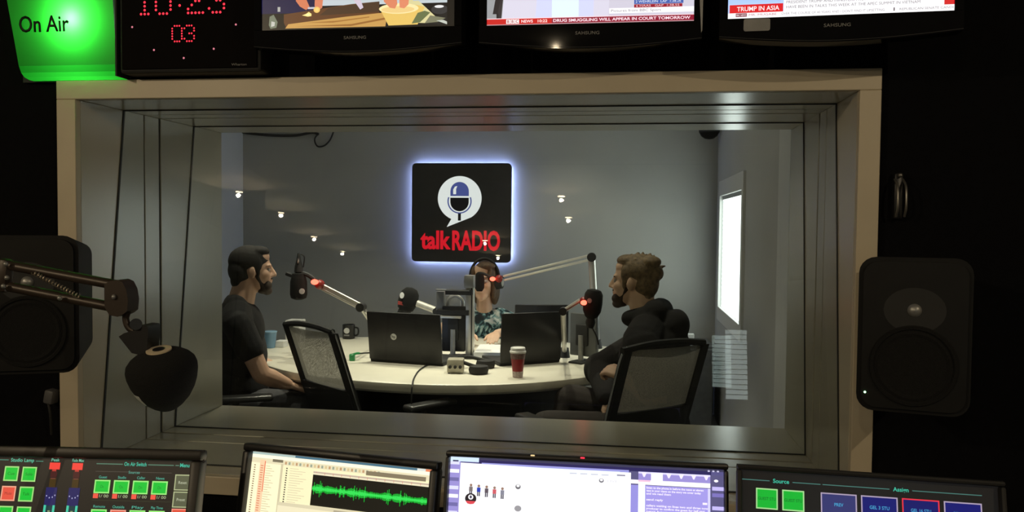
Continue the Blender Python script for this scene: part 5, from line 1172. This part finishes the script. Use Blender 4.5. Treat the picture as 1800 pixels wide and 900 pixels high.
def pic_audio(p, W, H, bd, top):
    Cm = (246, 236, 190); p.rect(bd, -H+bd, W-bd, -top, Cm)
    x0, x1, z1 = bd, W-bd, -top
    p.rect(x0, z1-0.005, x1, z1, (70, 110, 130)); p.rect(x0, z1-0.005, x0+0.09, z1, (170, 190, 185)); p.rect(x1-0.028, z1-0.006, x1, z1-0.001, (226, 130, 90)); p.rect(x1-0.028, z1-0.006, x1-0.012, z1-0.001, (215, 220, 215))
    p.rect(x0, z1-0.011, x1, z1-0.005, (252, 246, 220)); p.rect(x0, z1-0.020, x1, z1-0.011, (226, 216, 180))
    for i in range(26): p.rect(x0+0.07+i*0.0075, z1-0.0185, x0+0.074+i*0.0075, z1-0.0135, ((190, 150, 110), (150, 160, 140), (210, 190, 140))[i % 3])
    p.rect(x0+0.235, z1-0.022, x1-0.01, z1-0.0145, (128, 116, 92))
    # left tree and list panes
    p.rect(x0, -H+bd, x0+0.062, z1-0.020, (250, 240, 200)); p.rect(x0+0.018, -H+bd, x0+0.030, z1-0.014, (248, 205, 165)); p.rect(x0+0.028, -0.085, x0+0.0298, z1-0.016, (225, 110, 80))
    p.rect(x0+0.044, z1-0.016, x0+0.066, z1-0.011, (120, 112, 90)); p.rect(x0+0.0625, -H+bd, x0+0.067, z1-0.018, (205, 195, 160))
    for i in range(24):
        z = z1-0.024-i*0.0042; p.rect(x0+0.006, z-0.0016, x0+0.0095, z, (120, 90, 60)); p.rect(x0+0.020, z-0.0014, x0+0.026, z, (205, 120, 90)); p.rect(x0+0.031, z-0.001, x0+0.04+0.012*((i*7) % 5)/5, z, (200, 188, 150))
        p.rect(x0+0.074, z-0.0022, x0+0.0770, z, (70, 68, 60)); p.rect(x0+0.082, z-0.001, x0+0.10+0.02*((i*5) % 7)/7, z, (205, 194, 160))
    # waveform
    wx0, wx1 = x0+0.131, x1-0.002
    p.rect(wx0, -0.0445, wx1, z1-0.024, (232, 222, 190)); p.rect(wx0, -0.0415, wx1, -0.039, (190, 170, 150))
    for i in range(14): p.rect(wx0+0.006+i*0.017, -0.0435, wx0+0.0068+i*0.017, -0.0395, (210, 120, 110))
    p.rect(wx0, -0.0985, wx1, -0.0445, (14, 14, 10)); p.rect(wx0, -0.0445, wx0+0.02, -0.0415, (232, 222, 190))
    n = 150; rnd = random.Random(3)
    for i in range(n):
        x = wx0+0.001+(wx1-wx0-0.002)*i/n; e = 0.0030+0.0035*abs(math.sin(i*0.21)*math.sin(i*0.063+1))+rnd.random()*0.0022
        if rnd.random() < 0.08: e *= 1.9
        p.rect(x, -0.0685-e, x+(wx1-wx0)/n*0.9, -0.0685+e, (10, 165, 45)); p.rect(x, -0.0685-e*0.45, x+(wx1-wx0)/n*0.9, -0.0685+e*0.45, (50, 225, 85))
    p.rect(x0+0.067, -0.1045, x1, -0.0985, (214, 204, 170)); p.rect(x0+0.067, -H+bd, x1, -0.1045, (236, 226, 190)); p.rect(wx0+0.05, -0.108, wx1, -0.1015, (170, 160, 135))
desk_screen('computer_monitor', 'monitor', 'computer monitor showing a green audio waveform on a cream window', (432, 778), 1.45, (772, 812), 12, 0.30, 0.014, pic_audio, 1.15)

def pic_web(p, W, H, bd, top):
    x0, x1, z1 = bd, W-bd, -top
    p.rect(x0, -H+bd, x1, z1, (84, 80, 128)); p.rect(x0, z1-0.004, x1, z1, (60, 58, 84)); p.rect(x0+0.05, z1-0.010, x1-0.02, z1-0.004, (40, 34, 84)); p.rect(x0+0.055, z1-0.013, 0.315, z1-0.0085, (150, 150, 215))
    p.rect(x0, -H+bd, x0+0.018, z1-0.004, (150, 140, 205)); 
    for i in range(9): p.rect(x0, -0.024-i*0.014, x0+0.016, -0.024-i*0.014+0.006, ((215, 215, 250), (245, 245, 255), (110, 104, 160))[i % 3])
    p.rect(x0, z1-0.008, x0+0.05, z1, (205, 225, 250)); p.rect(x0+0.004, z1-0.0085, x0+0.014, z1-0.006, (60, 60, 90))
    p.poly([(x0+0.018, -H+bd), (0.3185, -H+bd), (0.3185, z1-0.0125), (0.20, z1-0.0125), (x0+0.018, z1-0.010)], (252, 252, 255)); p.rect(x0+0.018, z1-0.020, 0.300, z1-0.0120, (236, 248, 255))
    for i in range(4): p.rect(0.215+i*0.018, z1-0.0195, 0.227+i*0.018, z1-0.0175, (200, 200, 214))
    p.rect(0.295, z1-0.019, 0.309, z1-0.0165, (150, 145, 165)); p.disc(0.2690, -0.0385, 0.0042, 0.0036, (120, 118, 124)); p.disc(0.2690, -0.0375, 0.0026, 0.0020, (250, 250, 255)); p.text('LIVE', 0.279, -0.0405, 0.0040, (205, 205, 214), width=0.018)
    p.disc(0.1270, -0.0560, 0.0046, 0.0042, (110, 108, 112)); p.disc(0.1270, -0.0545, 0.0028, 0.0022, (252, 252, 255)); p.disc(0.128, -0.092, 0.006, 0.005, (150, 148, 152))
    for i, c in enumerate(((120, 110, 110), (40, 60, 170), (90, 80, 90), (200, 90, 100), (130, 130, 145))):
        x = 0.045+i*0.0138; p.disc(x, -0.0575-0.0008*i, 0.0024, 0.0024, (150, 120, 105)); p.rect(x-0.0032, -0.0675-0.0008*i, x+0.0032, -0.0600-0.0008*i, c); p.rect(x-0.0026, -0.0745-0.0008*i, x-0.0004, -0.0675-0.0008*i, (70, 66, 80)); p.rect(x+0.0004, -0.0745-0.0008*i, x+0.0026, -0.0675-0.0008*i, (70, 66, 80))
    p.disc(0.0455, -0.0800, 0.0100, 0.0090, (40, 34, 38)); p.poly([(0.0365, -0.084), (0.0545, -0.084), (0.051, -0.0885), (0.0455, -0.0895), (0.040, -0.0885)], (214, 70, 80)); p.disc(0.0455, -0.0775, 0.0045, 0.0042, (240, 238, 240)); p.disc(0.0455, -0.0772, 0.002, 0.0026, (70, 66, 90))
    # chat window on the right
    X = 0.331; p.rect(0.3185, -H+bd, x1, z1-0.010, (86, 82, 122)); p.rect(0.3185, -0.0405, X, -0.034, (244, 240, 250)); p.rect(0.3185, -H+bd, X, -0.0425, (146, 140, 214))
    p.rect(X, -0.034, 0.4495, -0.0205, (150, 138, 205)); p.rect(X, -0.0235, 0.4495, -0.0205, (214, 208, 250))
    for i in range(6): p.poly([(X+0.005+i*0.0205, -0.0215), (X+0.014+i*0.0205, -0.0215), (X+0.0105+i*0.0205, -0.029), (X+0.0085+i*0.0205, -0.029)], (232, 226, 255))
    p.rect(X+0.021, -0.034, X+0.0405, -0.0215, (244, 242, 248)); p.rect(X, -0.0415, 0.4495, -0.034, (252, 252, 248)); p.rect(X, -0.037, X+0.020, -0.034, (244, 190, 215)); p.rect(X, -H+bd, X+0.0115, -0.0415, (238, 246, 255)); p.rect(X+0.0115, -H+bd, 0.4455, -0.0425, (158, 148, 222)); p.rect(0.4455, -H+bd, 0.4495, -0.0425, (206, 202, 255))
    for i, wd in enumerate((0.88, 0.84, 0.38, 0, 0.26, 0, 0.95, 0.90, 0.60, 0.8)):
        if wd: p.text(['listen to the phone in before the news at eleven', 'text in your views on the story we cover today', 'and we read them', '', 'send reply', '', 'callers waiting on lines two and three now', 'producer to confirm the guest for half past', 'next hour running', 'order attached here'][i], X+0.0135, -0.0475-i*0.0048, 0.0034, (236, 228, 250), width=0.107*wd, bold=0.03)
    p.rect(0.437, -0.069, 0.4445, -0.0655, (236, 228, 250))
    for i in range(8): p.rect(0.4525, -0.0345-i*0.0105, x1, -0.0285-i*0.0105, ((86, 82, 122), (190, 180, 245), (120, 110, 180))[i % 3])
    p.disc(0.459, -0.0295, 0.0035, 0.0022, (250, 248, 255)); 
    for i in range(3): p.disc(0.447+i*0.0075, z1-0.0035, 0.0020, 0.0014, (190, 186, 214))
o3, bez3, T3, W3m = desk_screen('computer_monitor', 'monitor', 'wide computer monitor showing a white web page and a violet chat window', (785, 791), 1.40, (1280, 815), 12, 0.30, 0.007, pic_web, 1.2, top=0.0105)
for nm, x, m in (('amber_indicator', 0.152, emis('amber_led', (1.0, 0.75, 0.35), 0.9)), ('red_indicator', 0.237, emis('red_led', (1.0, 0.03, 0.06), 1.8))):
    b = B(); box(b, (x, -0.0085, -0.0016), (0.007, 0.003, 0.0024), bev=0.0006)
    for v in b.verts: v.co = T3 @ v.co
    mk(nm, b, m, o3)
def pic_panel_right(p, W, H, bd, top):
    p.rect(0, -H, W, 0, (18, 16, 16)); G = (70, 120, 112)
    z = -0.0235
    p.rect(0.008, z, 0.125, z+0.0013, G); p.rect(0.128, z, 0.352, z+0.0013, G)
    p.rect(0.050, z-0.002, 0.084, z+0.004, (18, 16, 16)); p.text('Source', 0.067, z-0.0018, 0.0062, (60, 190, 160), align='CENTER', width=0.024, bold=0.02)
    p.rect(0.224, z-0.002, 0.256, z+0.004, (18, 16, 16)); p.text('Assign', 0.240, z-0.0018, 0.0062, (60, 190, 160), align='CENTER', width=0.022, bold=0.02)
    for i, x in enumerate((0.0295, 0.0685)):
        button(p, x, -0.0655, x+0.0325, -0.0345, (16, 185, 50), (170, 226, 150), 0.002); p.text('GUEST STU', x+0.0162, -0.0520, 0.0046, (8, 105, 35), align='CENTER', width=0.026, bold=0.01)
        button(p, x, -0.105, x+0.0325, -0.074, (16, 185, 50), (170, 226, 150), 0.002)
    for i, (x, f, e, tx) in enumerate(((0.1250, (52, 54, 112), (176, 160, 186), 'PREV'), (0.1830, (14, 18, 110), (176, 160, 186), 'GEL 3 STU'), (0.2410, (14, 16, 104), (236, 50, 70), 'GEL 16 STU'), (0.2990, (14, 18, 112), (176, 160, 186), 'GEL 25 STU'))):
        button(p, x, -0.0700, x+0.0520, -0.0345, f, e, 0.0019); p.text(tx, x+0.026, -0.0535, 0.0050, (70, 165, 215), align='CENTER', width=0.013 if i == 0 else 0.028, bold=0.015)
        button(p, x, -0.1100, x+0.0520, -0.0745, f, (176, 160, 186), 0.0019)
desk_screen('touch_panel', 'touch panel', 'black touch panel with green and dark blue buttons at the bottom right', (1295, 815), 1.32, (1720, 843), 15, 0.25, 0.008, pic_panel_right, 0.95, casing=M_matteb, ext=(0, 0.035))

# ---- small fittings in the dark
def small_fittings():
    p = atY(1580, 385, 1.845)
    s = 1.86/FPX
    o = thing('wall_hook', 'small chrome double hook on the dark wall above the right loudspeaker', 'hook', p)
    b = B(); box(b, (0, 0.015, 38*s), (14*s, 0.02, 76*s), bev=0.004); mk('plate', b, M_plast, o, True)
    for x in (-6, 7):
        b = B(); tube(b, spline([(x*s, 0.01, 66*s), (x*s, -0.012, 52*s), (x*s, -0.016, 20*s), (x*s, -0.006, 4*s)], 5), 2.0*s, 8); mk('prong', b, mat('dim_chrome', (0.30, 0.29, 0.27), 0.3, 0.8), o, True)
    b = B(); ellip(b, (0, -0.002, 72*s), (4*s, 4*s, 4*s), None, 2); mk('screw', b, MATS['dim_chrome'], o, 'all')
    p = atY(85, 711, 1.84); o = thing('wall_socket', 'small grey plug on the dark wall below the left loudspeaker', 'plug', p)
    b = B(); box(b, (0, 0.012, 14*s), (19*s, 0.03, 27*s), M=Matrix.Rotation(0.2, 3, 'Y'), bev=0.005); mk('plug_body', b, mat('plug_grey', (0.10, 0.10, 0.105), 0.5), o, True)
    b = B(); tube(b, spline([(0, 0.0, 2*s), (4*s, 0.0, -20*s), (0, 0.01, -60*s)], 5), 2.5*s, 8); mk('lead', b, M_matteb, o, True)
    # tall narrow lit panel behind the camera, seen only as a reflection low at the right of the glass
    o = thing('light_panel', 'tall narrow lit panel with horizontal lines mirrored in the glass below the bright blind', 'light panel', (0.63, -0.85, 0))
    b = B(); box(b, (0, 0, 0.54), (0.03, 0.03, 1.08)); mk('stand', b, M_matteb, o)
    b = B(); lathe(b, [(0.14, 0), (0.14, 0.02), (0.02, 0.03)], 24); mk('foot', b, M_matteb, o, True)
    b = B(); box(b, (0, -0.01, 1.32), (0.14, 0.03, 0.50), bev=0.004); mk('frame', b, M_matteb, o)
    for k in range(16):
        b = B(); box(b, (0, 0.008, 1.10+0.028*k+0.013), (0.118, 0.006, 0.024)); mk('light_strip', b, emis('panel_light', (0.85, 1.0, 0.95), 4.5), o)
small_fittings()
